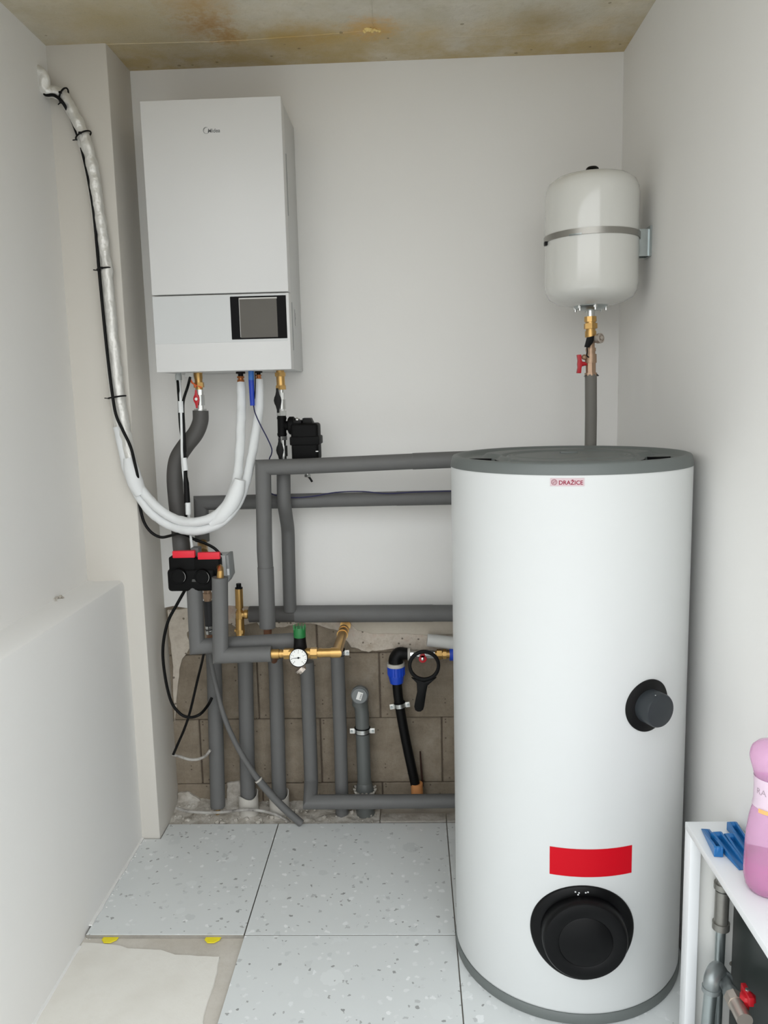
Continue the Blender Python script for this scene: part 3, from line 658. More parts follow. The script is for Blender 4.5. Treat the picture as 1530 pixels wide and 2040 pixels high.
sl([(-0.4988, 2.735, 0.5918), (-0.498, 2.735, 0.5267), (-0.5077, 2.735, 0.0038)], .0262, R3)
R5 = pipe('insulated_pipe', 'grey insulated riser just left of the capped drain pipe', (-0.2781, 2.725, 0.0041))
sl([(-0.2751, 2.725, 0.6107), (-0.2751, 2.725, 0.5554), (-0.2745, 2.725, 0.293)], .0245, R5); sl([(-0.2745, 2.725, 0.293), (-0.2763, 2.725, 0.0625), (-0.2775, 2.725, -0.0351)], .0238, R5)
G1 = pipe('insulated_pipe', 'grey insulated pipe from the left outlet of the black valve block, bending right behind another', (-0.6905, 2.475, 0.7201))
sl([(-0.6997, 2.475, 0.9274), (-0.7021, 2.475, 0.7186), (-0.5272, 2.475, 0.728), (-0.3842, 2.475, 0.7344)], .0250, G1)
G2 = pipe('insulated_pipe', 'frontmost grey insulated pipe with a mitred elbow leading to the brass pressure gauge', (-0.6132, 2.42, 0.7022))
sl([(-0.6028, 2.42, 0.9581), (-0.6139, 2.42, 0.7055), (-0.452, 2.42, 0.7091)], .0248, G2)
MB().tube([(-0.6025, 2.42, 0.9485), (-0.6003, 2.42, 0.974), (-0.6035, 2.435, 0.9819), (-0.615, 2.47, 0.981)], [.0120, .0105, .0100, .0095], 16).build('brass_tail', brass, G2)
G3 = pipe('connector_pipe', 'short dark pipe with a bronze union hanging under the black valve block', (-0.6773, 2.56, 0.8423), None)
MB().stack((-0.6819, 2.56, 0.9104), (-0.6821, 2.56, 0.8458), [(0, .3, .0115, 20), (.2, .42, .0155, 8), (.42, .6, .0125, 20), (.55, .85, .0155, 8), (.85, 1, .0125, 20)]).build('bronze_union', bronze, G3)
MB().tube([(-0.682, 2.56, 0.8475), (-0.6807, 2.56, 0.7498)], .0155, 20).build('dark_pipe', mat('dark pipe', (46, 46, 48), .5), G3)
MB().stack((-0.68, 2.56, 0.7636), (-0.6798, 2.56, 0.736), [(0, .35, .0165, 12), (.35, .6, .012, 16), (.6, 1, .0165, 12)]).build('steel_ring', chrome, G3)
MB().tube([(-0.6796, 2.56, 0.7395), (-0.6914, 2.6, 0.6749)], .012, 14).build('copper_end', mat('tarnished copper', (132, 92, 70), .45, .6), G3)
Cc = pipe('insulated_hose', 'dark grey bent hose swinging from the red-handled valve down to the valve block', (-0.77, 2.6, 1.0221), None, 'hose')
sl(catmull([(-0.6838, 2.61, 1.4711), (-0.6867, 2.61, 1.4354), (-0.7055, 2.61, 1.3966), (-0.741, 2.61, 1.3564), (-0.7685, 2.61, 1.3157), (-0.7808, 2.61, 1.2646), (-0.7824, 2.61, 1.1979), (-0.7775, 2.61, 1.1137), (-0.7658, 2.585, 1.008)], 7), [.0255, .0255, .0265, .0275, .0275, .0268, .0262, .0275, .0285], Cc, foam_d, 'hose_sleeve')

# valve block
vb = thing('valve_block', 'black twin valve block with two strips of red tape on top', 'valve block', (-0.7022, 2.5, 0.9166))
MB().box((-0.7727, 2.5, 0.9657), (-0.6883, 2.455, 1.0177)).build('left_shell', blackm, vb, bevel=.006)
MB().box((-0.6925, 2.5, 0.9577), (-0.6114, 2.455, 1.0115)).build('right_shell', blackm, vb, bevel=.006)
MB().box((-0.7795, 2.55, 0.9059), (-0.6247, 2.45, 0.979)).build('lower_shell', blackm, vb, bevel=.012, bseg=3)
for nm, a in (('left_dial', (-0.7398, 2.452, 0.957)), ('right_dial', (-0.6649, 2.452, 0.9534))):
    dl = MB().lathe(a, (0, -1, 0), [(.0255, -.04), (.0255, .004), (.0235, .009), (.0205, .0095), (.0195, .0085), (.001, .0085)], 40).build('dial_'+'cap', blackm, vb)
    p = V(a)+V((0, -.0102, 0))
    MB().tube([p+V((.0222*cos(R(t)), 0, .0222*sin(R(t)))) for t in range(-48, 56, 8)], [.0001, .0006, .0006, .0001], 5).build('rim_highlight_line', mat('painted rim highlight', (190, 190, 188), .5), dl)  # pale arc paints the highlight along the right of the dial rim
MB().lathe((-0.6376, 2.47, 0.9488), (0, -1, 0), [(.021, -.06), (.021, .004), (.017, .010), (.001, .010)], 32).build('end_cap', blackm, vb)
MB().box((-0.7578, 2.468, 1.0147), (-0.6872, 2.452, 1.0368)).build('red_tape', redtape, vb, bevel=.002)
MB().box((-0.6779, 2.468, 1.0084), (-0.6081, 2.452, 1.0306)).build('red_tape', redtape, vb, bevel=.002)
MB().box((-0.7072, 2.52, 0.9784), (-0.6817, 2.48, 1.0401)).build('grey_spacer', foam, vb, bevel=.002)
MB().prism([(-0.6999, 2.4485, 0.9386), (-0.6979, 2.4485, 0.9466), (-0.6851, 2.4485, 0.9464), (-0.6872, 2.4485, 0.9384)], (0, .002, 0)).build('type_mark', mat('worn dark grey print', (70, 70, 68), .6), vb)
ac = thing('valve_actuator', 'small light grey actuator box behind the right side of the black valve block', 'actuator', (-0.6185, 2.56, 0.9094))
MB().prism([(-0.637, 2.52, 1.0053), (-0.6059, 2.52, 1.0064), (-0.6031, 2.52, 0.9352), (-0.6054, 2.52, 0.9219), (-0.6415, 2.52, 0.9225)], (0, .07, 0)).build('actuator_case', mat('pale grey case', (190, 192, 190), .5), ac, bevel=.002)
MB().prism([(-0.6055, 2.515, 1.0083), (-0.5957, 2.515, 1.0089), (-0.5921, 2.515, 0.9361), (-0.6047, 2.515, 0.9148), (-0.6093, 2.515, 0.9198), (-0.6034, 2.515, 0.9397)], (0, .07, 0)).build('actuator_lid', mat('mid grey case', (140, 143, 142), .5), ac, bevel=.0015)
MB().box((-0.6019, 2.513, 0.9434), (-0.5947, 2.515, 0.9643)).build('actuator_label', wtape, ac)

# safety valve
sv = thing('safety_valve', 'upright brass safety valve with a black cap at the end of a grey pipe', 'valve', (-0.6112, 2.7, 0.6817))
MB().stack((-0.608, 2.7, 0.8691), (-0.6119, 2.7, 0.6672), [(.075, .42, .0135, 24), (.42, .47, .0095, 16), (.46, .49, .0125, 16), (.49, .60, .0145, 8), (.60, .82, .0150, 24), (.80, .86, .0165, 8), (.86, 1, .0145, 20)]).build('valve_body', brass, sv)
MB().stack((-0.6082, 2.7, 0.8718), (-0.6081, 2.7, 0.8494), [(0, .7, .0088, 20), (.6, 1, .0132, 20)]).build('black_cap', blackp, sv)
MB().lathe((-0.6072, 2.7, 0.7614), (1, .12, 0), [(.012, 0), (.012, .012), (.0165, .014), (.0165, .024), (.013, .026), (.013, .034)], 12).build('side_outlet', brass, sv)
MB().lathe((-0.6242, 2.7, 0.7037), (-1, 0, 0), [(.006, -.004), (.006, .006), (.001, .007)], 12).build('test_plug', brass, sv)

# filling valve with gauge
fv = thing('pressure_gauge', 'brass filling valve with round white pressure gauge and green-topped black cap', 'gauge', (-0.3636, 2.42, 0.6941))
ga, gb = (-0.452, 2.42, 0.7091), (-0.2538, 2.42, 0.7106)
GL = lambda p: (p-541)/125.0
MB().stack(ga, gb, [(GL(538), GL(556), .0152, 24), (GL(556), GL(566), .0122, 20), (GL(559), GL(562), .0138, 20), (GL(566), GL(578), .0175, 6), (GL(576), GL(618), .0165, 24), (GL(613), GL(619), .0135, 20), (GL(619), GL(632), .0178, 6), (GL(631), GL(636), .0130, 20), (GL(635), GL(641), .0150, 20), (GL(640), GL(667), .0140, 24)]).build('valve_body', brass, fv)
MB().tube([V(gb)+V((-.01, 0, 0)), V(gb)+V((.008, 0, 0)), (gb[0]+.006, 2.70, gb[2]-.012)], .0162, 24).stack((gb[0]+.006, 2.64, gb[2]-.010), (gb[0]+.006, 2.785, gb[2]-.015), [(0, .12, .0190, 24), (.35, .5, .0182, 24), (.9, 1, .019, 24)]).build('elbow_pipe', brass, fv)
MB().stack((-0.3664, 2.43, 0.6594), (-0.3556, 2.43, 0.6477), [(0, .5, .019, 16), (.5, 1, .014, 6)]).build('lower_nut', nickel, fv)
gc = V((-0.3623, 2.385, 0.7066)); gax = V((-.04, -1, .16)).normalized()
MB().lathe(gc-gax*.012, gax, [(.028, 0), (.0290, .004), (.0290, .013), (.0275, .014), (.0268, .0125), (.001, .0125)], 48).build('gauge_case', blackp, fv)
gd = MB().lathe(gc, gax, [(.0268, -.002), (.0268, .0008), (.001, .0008)], 48).build('gauge_face', mat('white dial', (236, 236, 232), .35), fv)
gu = gax.cross(V((0, 0, 1))).normalized()*-1; gv = gu.cross(gax)*-1
if gu.x < 0: gu = -gu
gv = V((0, 0, 1)) - gax*gax.z; gv.normalize()
tk = MB()
for k in range(17):
    a = R(225-270*k/16); r0, r1 = (.0205, .0245) if k % 2 == 0 else (.0225, .0245)
    d = gu*cos(a)+gv*sin(a); tk.tube([gc+gax*.0010+d*r0, gc+gax*.0010+d*r1], .0005 if k % 2 else .0007, 4)
tk.build('dial_ticks', blackp, gd)
for k in (0, 4, 8, 12, 16):
    a = R(225-270*k/16); d = gu*cos(a)+gv*sin(a); vs, fs = text_mesh(str(k//4), .0062)
    c = gc+gax*.0011+d*.0165-gu*.0018-gv*.0022
    MB().add([c+gu*v.x+gv*v.y for v in vs], fs).build('dial_number', blackp, gd)
d = gu*cos(R(186))+gv*sin(R(186))
MB().tube([gc+gax*.0018-d*.006, gc+gax*.0018+d*.0215], [.0011, .0011, .0005], 6).lathe(gc+gax*.001, gax, [(.003, 0), (.003, .002), (.001, .0022)], 12).build('dial_needle', blackp, gd)
MB().lathe((-0.3615, 2.425, 0.7268), (0, 0, 1), [(.0185, -.012), (.0215, 0), (.0195, .014), (.0185, .036)], 28).build('black_cap', blackp, fv)
MB().lathe((-0.3615, 2.425, 0.7268), (0, 0, 1), [(.0182, .034), (.0192, .036), (.0192, .058), (.0182, .066), (.010, .0665), (.001, .066)], 28).build('green_cap', mat('green plastic', (30, 112, 56), .4), fv)
gk = MB()
for k in range(10):
    a = k*2*pi/10; c = V((-0.3615, 2.425, 0.7268)); gk.box((c.x+.0188*cos(a)-.0012, c.y+.0188*sin(a)-.0012, c.z+.060), (c.x+.0188*cos(a)+.0012, c.y+.0188*sin(a)+.0012, c.z+.0735))
gk.build('cap_teeth', mat('green plastic', (30, 112, 56), .4), fv)

# pipe clamps
def clamp(label, c, r, tabw, tilt=0.0, tabs=(-1, 1)):
    c = V(c); t = thing('pipe_clamp', label, 'pipe clamp', c, 'steel pipe clamps')
    M = Matrix.Translation(c) @ Matrix.Rotation(tilt, 4, 'Y')
    ring = []
    for k in range(33):
        a = 2*pi*k/32; ring.append((cos(a), sin(a)))
    def band(r0, r1, h):
        vs = []; fs = []
        for rr, z in ((r0, -h), (r1, -h), (r1, h), (r0, h)):
            vs += [M @ V((rr*x, rr*y, z)) for x, y in ring[:-1]]
        for i in range(4):
            for k in range(32): fs.append((i*32+k, i*32+(k+1) % 32, ((i+1) % 4)*32+(k+1) % 32, ((i+1) % 4)*32+k))
        return MB().add(vs, fs)
    band(r-.0002, r+.002, .0105).build('rubber_lining', blackm, t)
    band(r+.0018, r+.0035, .0075).build('steel_band', chrome, t)
    for s in tabs:
        tb = MB().box((s*(r+.010)-tabw/2, -.010, -.0095), (s*(r+.010)+tabw/2, -.0065, .0095), M).build('clamp_ear', mat('zinc white', (222, 222, 218), .35, .4), t, bevel=.001)
        p = M @ V((s*(r+.0115), -.0065, 0))
        MB().lathe(p, (0, -1, 0), [(.0042, 0), (.0042, .005), (.003, .0065), (.001, .0066)], 10).build('clamp_screw', galv, tb)
    MB().tube([M @ V((0, r+.003, 0)), V((c.x, 2.797, c.z))], .004, 8).build('wall_stud', galv, t)
    return t
clamp('steel pipe clamp round the capped grey drain pipe', (-0.1949, 2.735, 0.3182), .0262, .017)
clamp('steel pipe clamp round the black water hose', (-0.0587, 2.745, 0.4072), .0182, .016, R(-8))
clamp('steel pipe clamp half hidden behind the brass elbow of the gauge', (-0.275, 2.725, 0.6125), .0250, .016, 0, (1,))

# capped drain pipe
dr = thing('drain_pipe', 'capped grey plastic drain pipe with a white sticker, clamped to the block wall', 'drain pipe', (-0.1915, 2.735, -0.0255))
MB().tube([(-0.2005, 2.735, 0.4409), (-0.1949, 2.735, 0.3825), (-0.1933, 2.735, 0.08), (-0.192, 2.735, -0.0412)], .0250, 28).build('pipe_body', pvc, dr)
MB().tube([(-0.1931, 2.735, 0.1188), (-0.1925, 2.735, 0.0878)], [.0262, .0335], 28).tube([(-0.1924, 2.735, 0.0897), (-0.1913, 2.735, -0.0511)], .0345, 28).build('socket', pvc, dr)
MB().tube([V((-0.2007, 2.735, 0.4315))+V((0, 0, -.02)), V((-0.2002, 2.735, 0.4503)), V((-0.1988, 2.69, 0.4639))], .0285, 32).build('elbow', pvc, dr)
dc = V((-0.197, 2.665, 0.4726)); dax = V((-.02, -1, .10)).normalized()
pg_ = MB().lathe(dc-dax*.03, dax, [(.0305, 0), (.0305, .020), (.0290, .022), (.0270, .023), (.0270, .0295), (.0262, .0305), (.001, .0305)], 40).build('plug', mat('plug grey', (108, 112, 112), .42), dr)
du = dax.cross(V((0, 0, -1))).normalized(); dv = du.cross(dax).normalized()
if du.x < 0: du = -du
if dv.z < 0: dv = -dv
a_ = R(-18); eu = du*cos(a_)+dv*sin(a_); ew = dv*cos(a_)-du*sin(a_)
MB().prism([dc+dax*.0008+eu*x+ew*z for x, z in ((-.0085, -.0140), (.0095, -.0140), (.0095, .0140), (-.0085, .0140))], dax*.0004).build('plug_sticker', mat('sticker white', (226, 226, 222), .45), pg_)
bars = MB()
for k in range(7):
    z0 = -.010+k*.003; bars.prism([dc+dax*.0013+eu*x+ew*z for x, z in ((.002, z0), (.0078, z0), (.0078, z0+.0013+.0005*(k % 2)), (.002, z0+.0013+.0005*(k % 2)))], dax*.0002)
bars.build('sticker_bars', inkg, pg_)
fm = MB()
for k in range(14):
    a = k/14*2*pi; c = V((-0.1922, 2.735, 0.0858)); fm.lathe(c+V((.033*cos(a), .033*sin(a), .002*sin(3*a))), (cos(a), sin(a), .8), [(.004, -.003), (.0055, .003), (.003, .010+.004*sin(5*a)), (0, .013)], 6)
fm.build('mortar_splash', debris_m, dr)

# cut sleeves round two risers
def cup(label, c, r, amp, ph):
    c = V(c); n = 48; vs = []; fs = []
    for rr, top in ((r, 1), (r, 0), (r-.003, 0), (r-.003, 1)):
        for k in range(n):
            a = 2*pi*k/n; z = (0.056+amp*(0.7*sin(a*2+ph)+.5*cos(a+ph))) if top else -.03
            vs.append(c+V((rr*cos(a), rr*sin(a), z)))
    for i in range(4):
        for k in range(n): fs.append((i*n+k, i*n+(k+1) % n, ((i+1) % 4)*n+(k+1) % n, ((i+1) % 4)*n+k))
    o = MB().add(vs, fs).build('pipe_sleeve', gwhite); tag(o, label, 'pipe sleeve', 'cut plastic sleeves at the foot of the risers')
cup('left jagged white plastic sleeve stub at the foot of a grey riser', (-0.6201, 2.735, 0.0163), .0360, .014, 0.3)
cup('right jagged white plastic sleeve stub, half behind the slanting conduit', (-0.5072, 2.735, 0.0156), .0360, .014, 0.1)

# water connection: hose, elbow, valve row
ho = thing('water_hose', 'black water hose with a blue compression nut entering an orange sleeve', 'hose', (-0.0094, 2.745, 0.0988))
MB().tube(catmull([(-0.0681, 2.745, 0.5123), (-0.0642, 2.745, 0.443), (-0.0534, 2.745, 0.358), (-0.039, 2.745, 0.2666), (-0.0226, 2.745, 0.1763), (-0.0093, 2.745, 0.1046)], 6), .0172, 22).build('hose_body', cable, ho)
MB().stack((-0.0698, 2.745, 0.5607), (-0.0686, 2.745, 0.4899), [(0.08, .62, .0295, 20)]).tube([(-0.0692, 2.745, 0.5179), (-0.0681, 2.745, 0.4899)], [.0290, .0235], 20).build('compression_nut', bluep, ho)
rb_ = MB()
for k in range(18):
    a = 2*pi*k/18; c = V((-0.0694, 2.745, 0.5532)); c2 = V((-0.069, 2.745, 0.5198)); o_ = V((.0295*cos(a), .0295*sin(a), 0)); rb_.tube([c+o_, c2+o_], .0018, 6)
rb_.build('nut_ribs', bluep, ho)
MB().tube([(-0.07, 2.745, 0.5644), (-0.0698, 2.745, 0.5514)], .0315, 24).build('seal_ring', gwhite, ho)
MB().tube(catmull([(-0.0698, 2.745, 0.557), (-0.0685, 2.745, 0.5792), (-0.0574, 2.745, 0.5957), (-0.0378, 2.745, 0.5973), (-0.0218, 2.745, 0.5953)], 6), [.0265, .0255, .0245, .0215, .0200], 24).build('elbow', blackp, ho)
MB().tube([(-0.0271, 2.745, 0.5953), (-0.0182, 2.745, 0.5952)], .0225, 24).build('elbow_collar', gwhite, ho)
osl = MB().tube([(-0.0038, 2.745, 0.1085), (-0.0015, 2.745, 0.0306)], .0218, 24).build('orange_sleeve', mat('orange clay plastic', (206, 140, 84), .6, var=.08), None)
tag(osl, 'short orange pipe sleeve in the floor gap below the black hose', 'pipe sleeve')
rod = MB().tube([(0.0112, 2.775, 0.2159), (0.0138, 2.775, 0.1517), (0.0181, 2.775, 0.0813)], [.0030, .0038, .0042], 10).build('steel_rod', mat('rusty rod', (58, 36, 26), .7, .3, var=.3), None)
tag(rod, 'thin rusty rod standing beside the black hose', 'rod')
vr = thing('stop_valve', 'brass stop valve with a red handle behind the black ring wrench', 'valve', (0.0263, 2.742, 0.5956))
va, vb2 = (-0.02, 2.742, 0.5944), (0.1505, 2.742, 0.594); VL = lambda p: (p-816)/96.0
MB().stack(va, vb2, [(0, VL(824), .0150, 8), (VL(822), VL(852), .0135, 20), (VL(832), VL(846), .0165, 20), (VL(848), VL(866), .0150, 8)]).build('valve_body', chrome, vr)
MB().stack(va, vb2, [(VL(864), VL(873), .0125, 20), (VL(870), VL(880), .0185, 6), (VL(880), VL(883), .013, 20), (VL(882), VL(889), .0185, 8), (VL(889), VL(896), .0135, 20)]).build('brass_nuts', brass, vr)
MB().stack(va, vb2, [(VL(895.5), VL(925), .0235, 20)]).build('blue_nut', bluep, vr)
hq = V((0.0255, 2.69, 0.5947))
MB().lathe(hq, (0, 1, 0), [(.0135, 0), (.0145, .004), (.009, .010), (.006, .045)], 20).prism([hq+V((a, 0, b)) for a, b in ((-.010, .008), (-.0025, .030), (.0025, .030), (.010, .008), (0, .004))], (0, .005, 0)).build('red_handle', redp, vr, bevel=.0008)
MB().lathe(hq+V((0, .001, 0)), (0, -1, 0), [(.0058, 0), (.0058, .002), (.003, .0035), (.001, .0036)], 14).build('handle_nut', chrome, vr)
wpp = MB().tube([V((0.0431, 2.742, 0.6469)), V((0.1386, 2.742, 0.6346)), V((0.1827, 2.742, 0.6285))], .0225, 24, cap=True).build('white_pipe', mat('dusty white pipe', (206, 206, 202), .5, var=.06, vscale=20), None)
tag(wpp, 'white plastic pipe end poking out from behind the tank', 'pipe')
# ring wrench
wr = MB(); wc = V((0.03, 2.668, 0.5768)); n = 56; vs = []; fs = []
for rr, y in ((.0555, 0), (.0560, .012), (.0440, .012), (.0440, 0)):
    vs += [wc+V((rr*sin(2*pi*k/n), y, rr*cos(2*pi*k/n))) for k in range(n)]
for i in range(4):
    for k in range(n): fs.append((i*n+k, i*n+(k+1) % n, ((i+1) % 4)*n+(k+1) % n, ((i+1) % 4)*n+k))
wr.add(vs, fs)
hp = [(-0.0158, 2.668, 0.5358), (0.0029, 2.668, 0.5156), (0.0041, 2.668, 0.4811), (-0.0073, 2.668, 0.43), (-0.0041, 2.668, 0.4172), (0.0046, 2.668, 0.4116), (0.0151, 2.668, 0.4115), (0.0239, 2.668, 0.4187), (0.0276, 2.668, 0.4297), (0.0354, 2.668, 0.4807), (0.041, 2.668, 0.5061), (0.0728, 2.668, 0.5348), (0.0518, 2.668, 0.526), (0.0291, 2.668, 0.519), (0.0066, 2.668, 0.5265)]
wr.prism(hp, (0, .012, 0))
wo = wr.build('ring_wrench', blackp, None, bevel=.0018, ang=30); tag(wo, 'black plastic ring wrench hanging from the red-handled stop valve', 'wrench')

# ------------------------------------------------------------ cables
def cab(name, label, pts, r, ma=cable, n=7, cat='cable', seg=10):
    o = MB().tube(catmull(pts, n), r, seg).build(name, ma); return tag(o, label, cat)
cab('power_cable', 'black cable looping from the valve block down beside the left wall', [(-0.732, 2.52, 0.9206), (-0.7687, 2.6, 0.8748), (-0.7971, 2.6, 0.8285), (-0.8335, 2.6, 0.7646), (-0.8554, 2.6, 0.6771), (-0.8552, 2.6, 0.5848), (-0.8404, 2.6, 0.4898), (-0.812, 2.6, 0.4426), (-0.7781, 2.6, 0.4278), (-0.7427, 2.6, 0.4382), (-0.7268, 2.65, 0.4505), (-0.7165, 2.67, 0.4701)], .0052)
cab('power_cable', 'thin black cable slanting down behind the looped one to the wall corner', [(-0.6944, 2.52, 0.6836), (-0.7253, 2.6, 0.6223), (-0.7594, 2.66, 0.544), (-0.7929, 2.66, 0.427), (-0.8162, 2.66, 0.3642), (-0.8408, 2.66, 0.3122), (-0.8634, 2.66, 0.2656)], .0046)
cab('grey_cable', 'short mortar-stained cable sagging from the wall corner to the first riser', [(-0.8702, 2.67, 0.261), (-0.8437, 2.67, 0.2532), (-0.8083, 2.67, 0.2416), (-0.7758, 2.67, 0.2432), (-0.7499, 2.67, 0.2562), (-0.7326, 2.67, 0.2767)], .0050, cab_m)
cab('floor_cable', 'mortar-stained cable lying along the floor gap', [(-0.8746, 2.684, 0.0515), (-0.8297, 2.684, 0.0376), (-0.7478, 2.684, 0.0313), (-0.6745, 2.684, 0.0367), (-0.6196, 2.684, 0.0422), (-0.5652, 2.684, 0.038), (-0.5203, 2.684, 0.0261), (-0.4901, 2.684, 0.0105), (-0.4583, 2.684, -0.011)], .0052, cab_m)
cd = thing('conduit', 'grey conduit slanting across the risers down to the floor', 'conduit', (-0.4259, 2.655, 0.0167))
pc = catmull([(-0.6922, 2.58, 0.6638), (-0.697, 2.62, 0.6008), (-0.6947, 2.65, 0.5214), (-0.6724, 2.65, 0.4114), (-0.6352, 2.65, 0.3074), (-0.5782, 2.65, 0.1985), (-0.5195, 2.65, 0.117), (-0.4683, 2.65, 0.0579), (-0.4166, 2.65, 0.008)], 8)
MB().tube(pc[:-22], [.0075, .0085, .0105], 16).build('thin_length', foam, cd); MB().tube(pc[-23:], .0135, 18).build('thick_length', foam, cd)
MB().tube([pc[-23], pc[-22].lerp(pc[-23], .5)], .0142, 18).build('joint_ring', gwhite, cd)

# wrapped refrigerant lines
rl = thing('refrigerant_line', 'foil and white wrapped refrigerant line pair sweeping from the left wall under the unit', 'refrigerant line', (-1.08, 2.507, 2.4776))
foil = mat('crinkled silver foil', (222, 221, 216), 0.38, 0.35, bump=1.0, bscale=55, var=.06, vscale=20)
wins = mat('white line insulation', (222, 224, 224), 0.7, bump=0.3, bscale=60, var=.03)
def crinkle(path, r, amp, sd):
    P = catmull(path, 16); return P, [r*(1+amp*noise.noise(p*60+V((sd, 0, 0)))) for p in P]
def rumple(mb, amp, fr, sd=0):
    mb.v = [tuple(V(v)+noise.noise_vector(V((v[0]*fr, v[1]*fr, v[2]*fr*.55+sd)))*amp) for v in mb.v]; return mb
P, rr = crinkle([(-1.12, 2.512, 2.500), (-1.075, 2.512, 2.472)]+[(-1.0759, 2.52, 2.4359), (-1.0509, 2.535, 2.4318), (-1.0294, 2.54, 2.4214), (-1.0026, 2.54, 2.372), (-0.9766, 2.54, 2.3107), (-0.956, 2.54, 2.2173), (-0.9456, 2.54, 2.0878), (-0.9373, 2.54, 1.9684), (-0.9336, 2.54, 1.9127), (-0.9308, 2.54, 1.7558), (-0.9261, 2.54, 1.6007), (-0.9224, 2.54, 1.519), (-0.9128, 2.54, 1.4268), (-0.9022, 2.54, 1.3466), (-0.8944, 2.54, 1.2948)], .0175, .10, 0)
rumple(MB().tube(P, rr, 24), .0030, 75).build('foil_sleeve', foil, rl, ang=60)
P, rr = crinkle([(-0.9902, 2.55, 2.3084), (-0.9705, 2.55, 2.2014), (-0.9594, 2.55, 2.0607), (-0.9531, 2.55, 1.9147), (-0.9505, 2.55, 1.7572), (-0.9481, 2.55, 1.5937), (-0.9452, 2.55, 1.5227), (-0.9401, 2.55, 1.459), (-0.9352, 2.55, 1.4141)], .0125, .10, 5)
rumple(MB().tube(P, rr, 20), .0026, 75, 3).build('foil_sleeve', foil, rl, ang=60)
wl1 = [(-0.9357, 2.545, 1.4272), (-0.9273, 2.545, 1.3629), (-0.9134, 2.545, 1.2818), (-0.8857, 2.545, 1.2079), (-0.8438, 2.545, 1.1464), (-0.7856, 2.545, 1.1041), (-0.7138, 2.52, 1.0905), (-0.6482, 2.52, 1.0991), (-0.5894, 2.52, 1.1355), (-0.5466, 2.54, 1.2018), (-0.5231, 2.565, 1.2881), (-0.5055, 2.59, 1.3833), (-0.4917, 2.61, 1.4796), (-0.4904, 2.62, 1.5666)]
P, rr = crinkle(wl1, .0148, .04, 9); rumple(MB().tube(P, rr, 20), .0013, 60).build('white_insulation', wins, rl, ang=60)
wl2 = [(-0.8967, 2.535, 1.3066), (-0.8827, 2.535, 1.2497), (-0.8548, 2.535, 1.2037), (-0.8121, 2.535, 1.1571), (-0.7617, 2.535, 1.125), (-0.6977, 2.515, 1.1188), (-0.6385, 2.515, 1.1339), (-0.5922, 2.52, 1.1761), (-0.5641, 2.54, 1.2427), (-0.5537, 2.565, 1.3292), (-0.5489, 2.59, 1.4329), (-0.5483, 2.61, 1.497), (-0.549, 2.62, 1.5584)]
P, rr = crinkle(wl2, .0150, .04, 13); rumple(MB().tube(P, rr, 20), .0013, 60).build('white_insulation', wins, rl, ang=60)
MB().tube(catmull([(-0.9034, 2.535, 1.3277), (-0.8979, 2.535, 1.2905), (-0.8878, 2.535, 1.2466), (-0.8724, 2.535, 1.2089)], 5), [.0175, .0245, .0255, .0185], 22).build('tape_wrap', wtape, rl)
MB().tube(catmull([(-0.6475, 2.52, 1.1105), (-0.6139, 2.52, 1.1327), (-0.5794, 2.52, 1.1726), (-0.5579, 2.52, 1.2158), (-0.5464, 2.52, 1.2525)], 5), [.0165, .0245, .0255, .0250, .0175], 22).build('tape_wrap', wtape, rl)
def tie(c, d, r, sq, parent):
    c = V(c); d = V(d).normalized(); u = V((0, 1, 0)).cross(d).normalized(); w = d.cross(u)
    ring = [c+u*cos(2*pi*k/24)*r*sq+w*sin(2*pi*k/24)*r for k in range(25)]
    o = MB().tube(ring, .0026, 6)
    q = c - w*(r+.002) if w.y > 0 else c + w*(r+.002)
    o.box((q.x-.004, q.y-.003, q.z-.003), (q.x+.004, q.y+.003, q.z+.003)).tube([c+u*r*sq, c+u*(r*sq+.012)+V((0, -.004, .003))], .0018, 6)
    return o.build('cable_tie', blackp, parent)
tie((-1.0276, 2.54, 2.4242), (.05, 0, -.03), .0225, 1.0, rl)
tie((-0.9772, 2.541, 2.3082), (.03, 0, -.06), .0235, 1.05, rl)
tie((-0.9409, 2.541, 1.9145), (.008, 0, -.06), .0235, 1.0, rl)
tie((-0.9307, 2.541, 1.5208), (.008, 0, -.06), .0240, 1.15, rl)
cab('signal_cable', 'long thin black cable tied along the foil line and looping to the actuator', [(-1.10, 2.510, 2.478), (-1.072, 2.506, 2.458)]+[(-1.0749, 2.515, 2.4214), (-1.0463, 2.515, 2.4162), (-1.0236, 2.515, 2.397), (-1.0145, 2.545, 2.3654), (-0.9942, 2.55, 2.297), (-0.9794, 2.535, 2.2486), (-0.968, 2.532, 2.1806), (-0.958, 2.53, 2.0786), (-0.9529, 2.525, 1.914), (-0.9495, 2.525, 1.7702), (-0.9442, 2.523, 1.6394), (-0.9377, 2.52, 1.5382), (-0.9283, 2.515, 1.4659), (-0.9084, 2.512, 1.4152), (-0.8879, 2.512, 1.3641), (-0.8794, 2.518, 1.3077), (-0.8755, 2.525, 1.2587), (-0.8928, 2.57, 1.205), (-0.8923, 2.575, 1.1629), (-0.8824, 2.575, 1.1128), (-0.8613, 2.575, 1.0789), (-0.8307, 2.575, 1.0616), (-0.797, 2.575, 1.066), (-0.758, 2.53, 1.0814), (-0.7357, 2.548, 1.0713), (-0.714, 2.55, 1.0573), (-0.674, 2.545, 1.0425), (-0.644, 2.54, 1.0263), (-0.6254, 2.54, 1.0044), (-0.6194, 2.54, 0.9943)], .0048)
bc = thing('cable_bundle', 'black and white cables taped together, dropping from the gland across the bent hose', 'cable bundle', (-0.7384, 2.57, 1.5654))
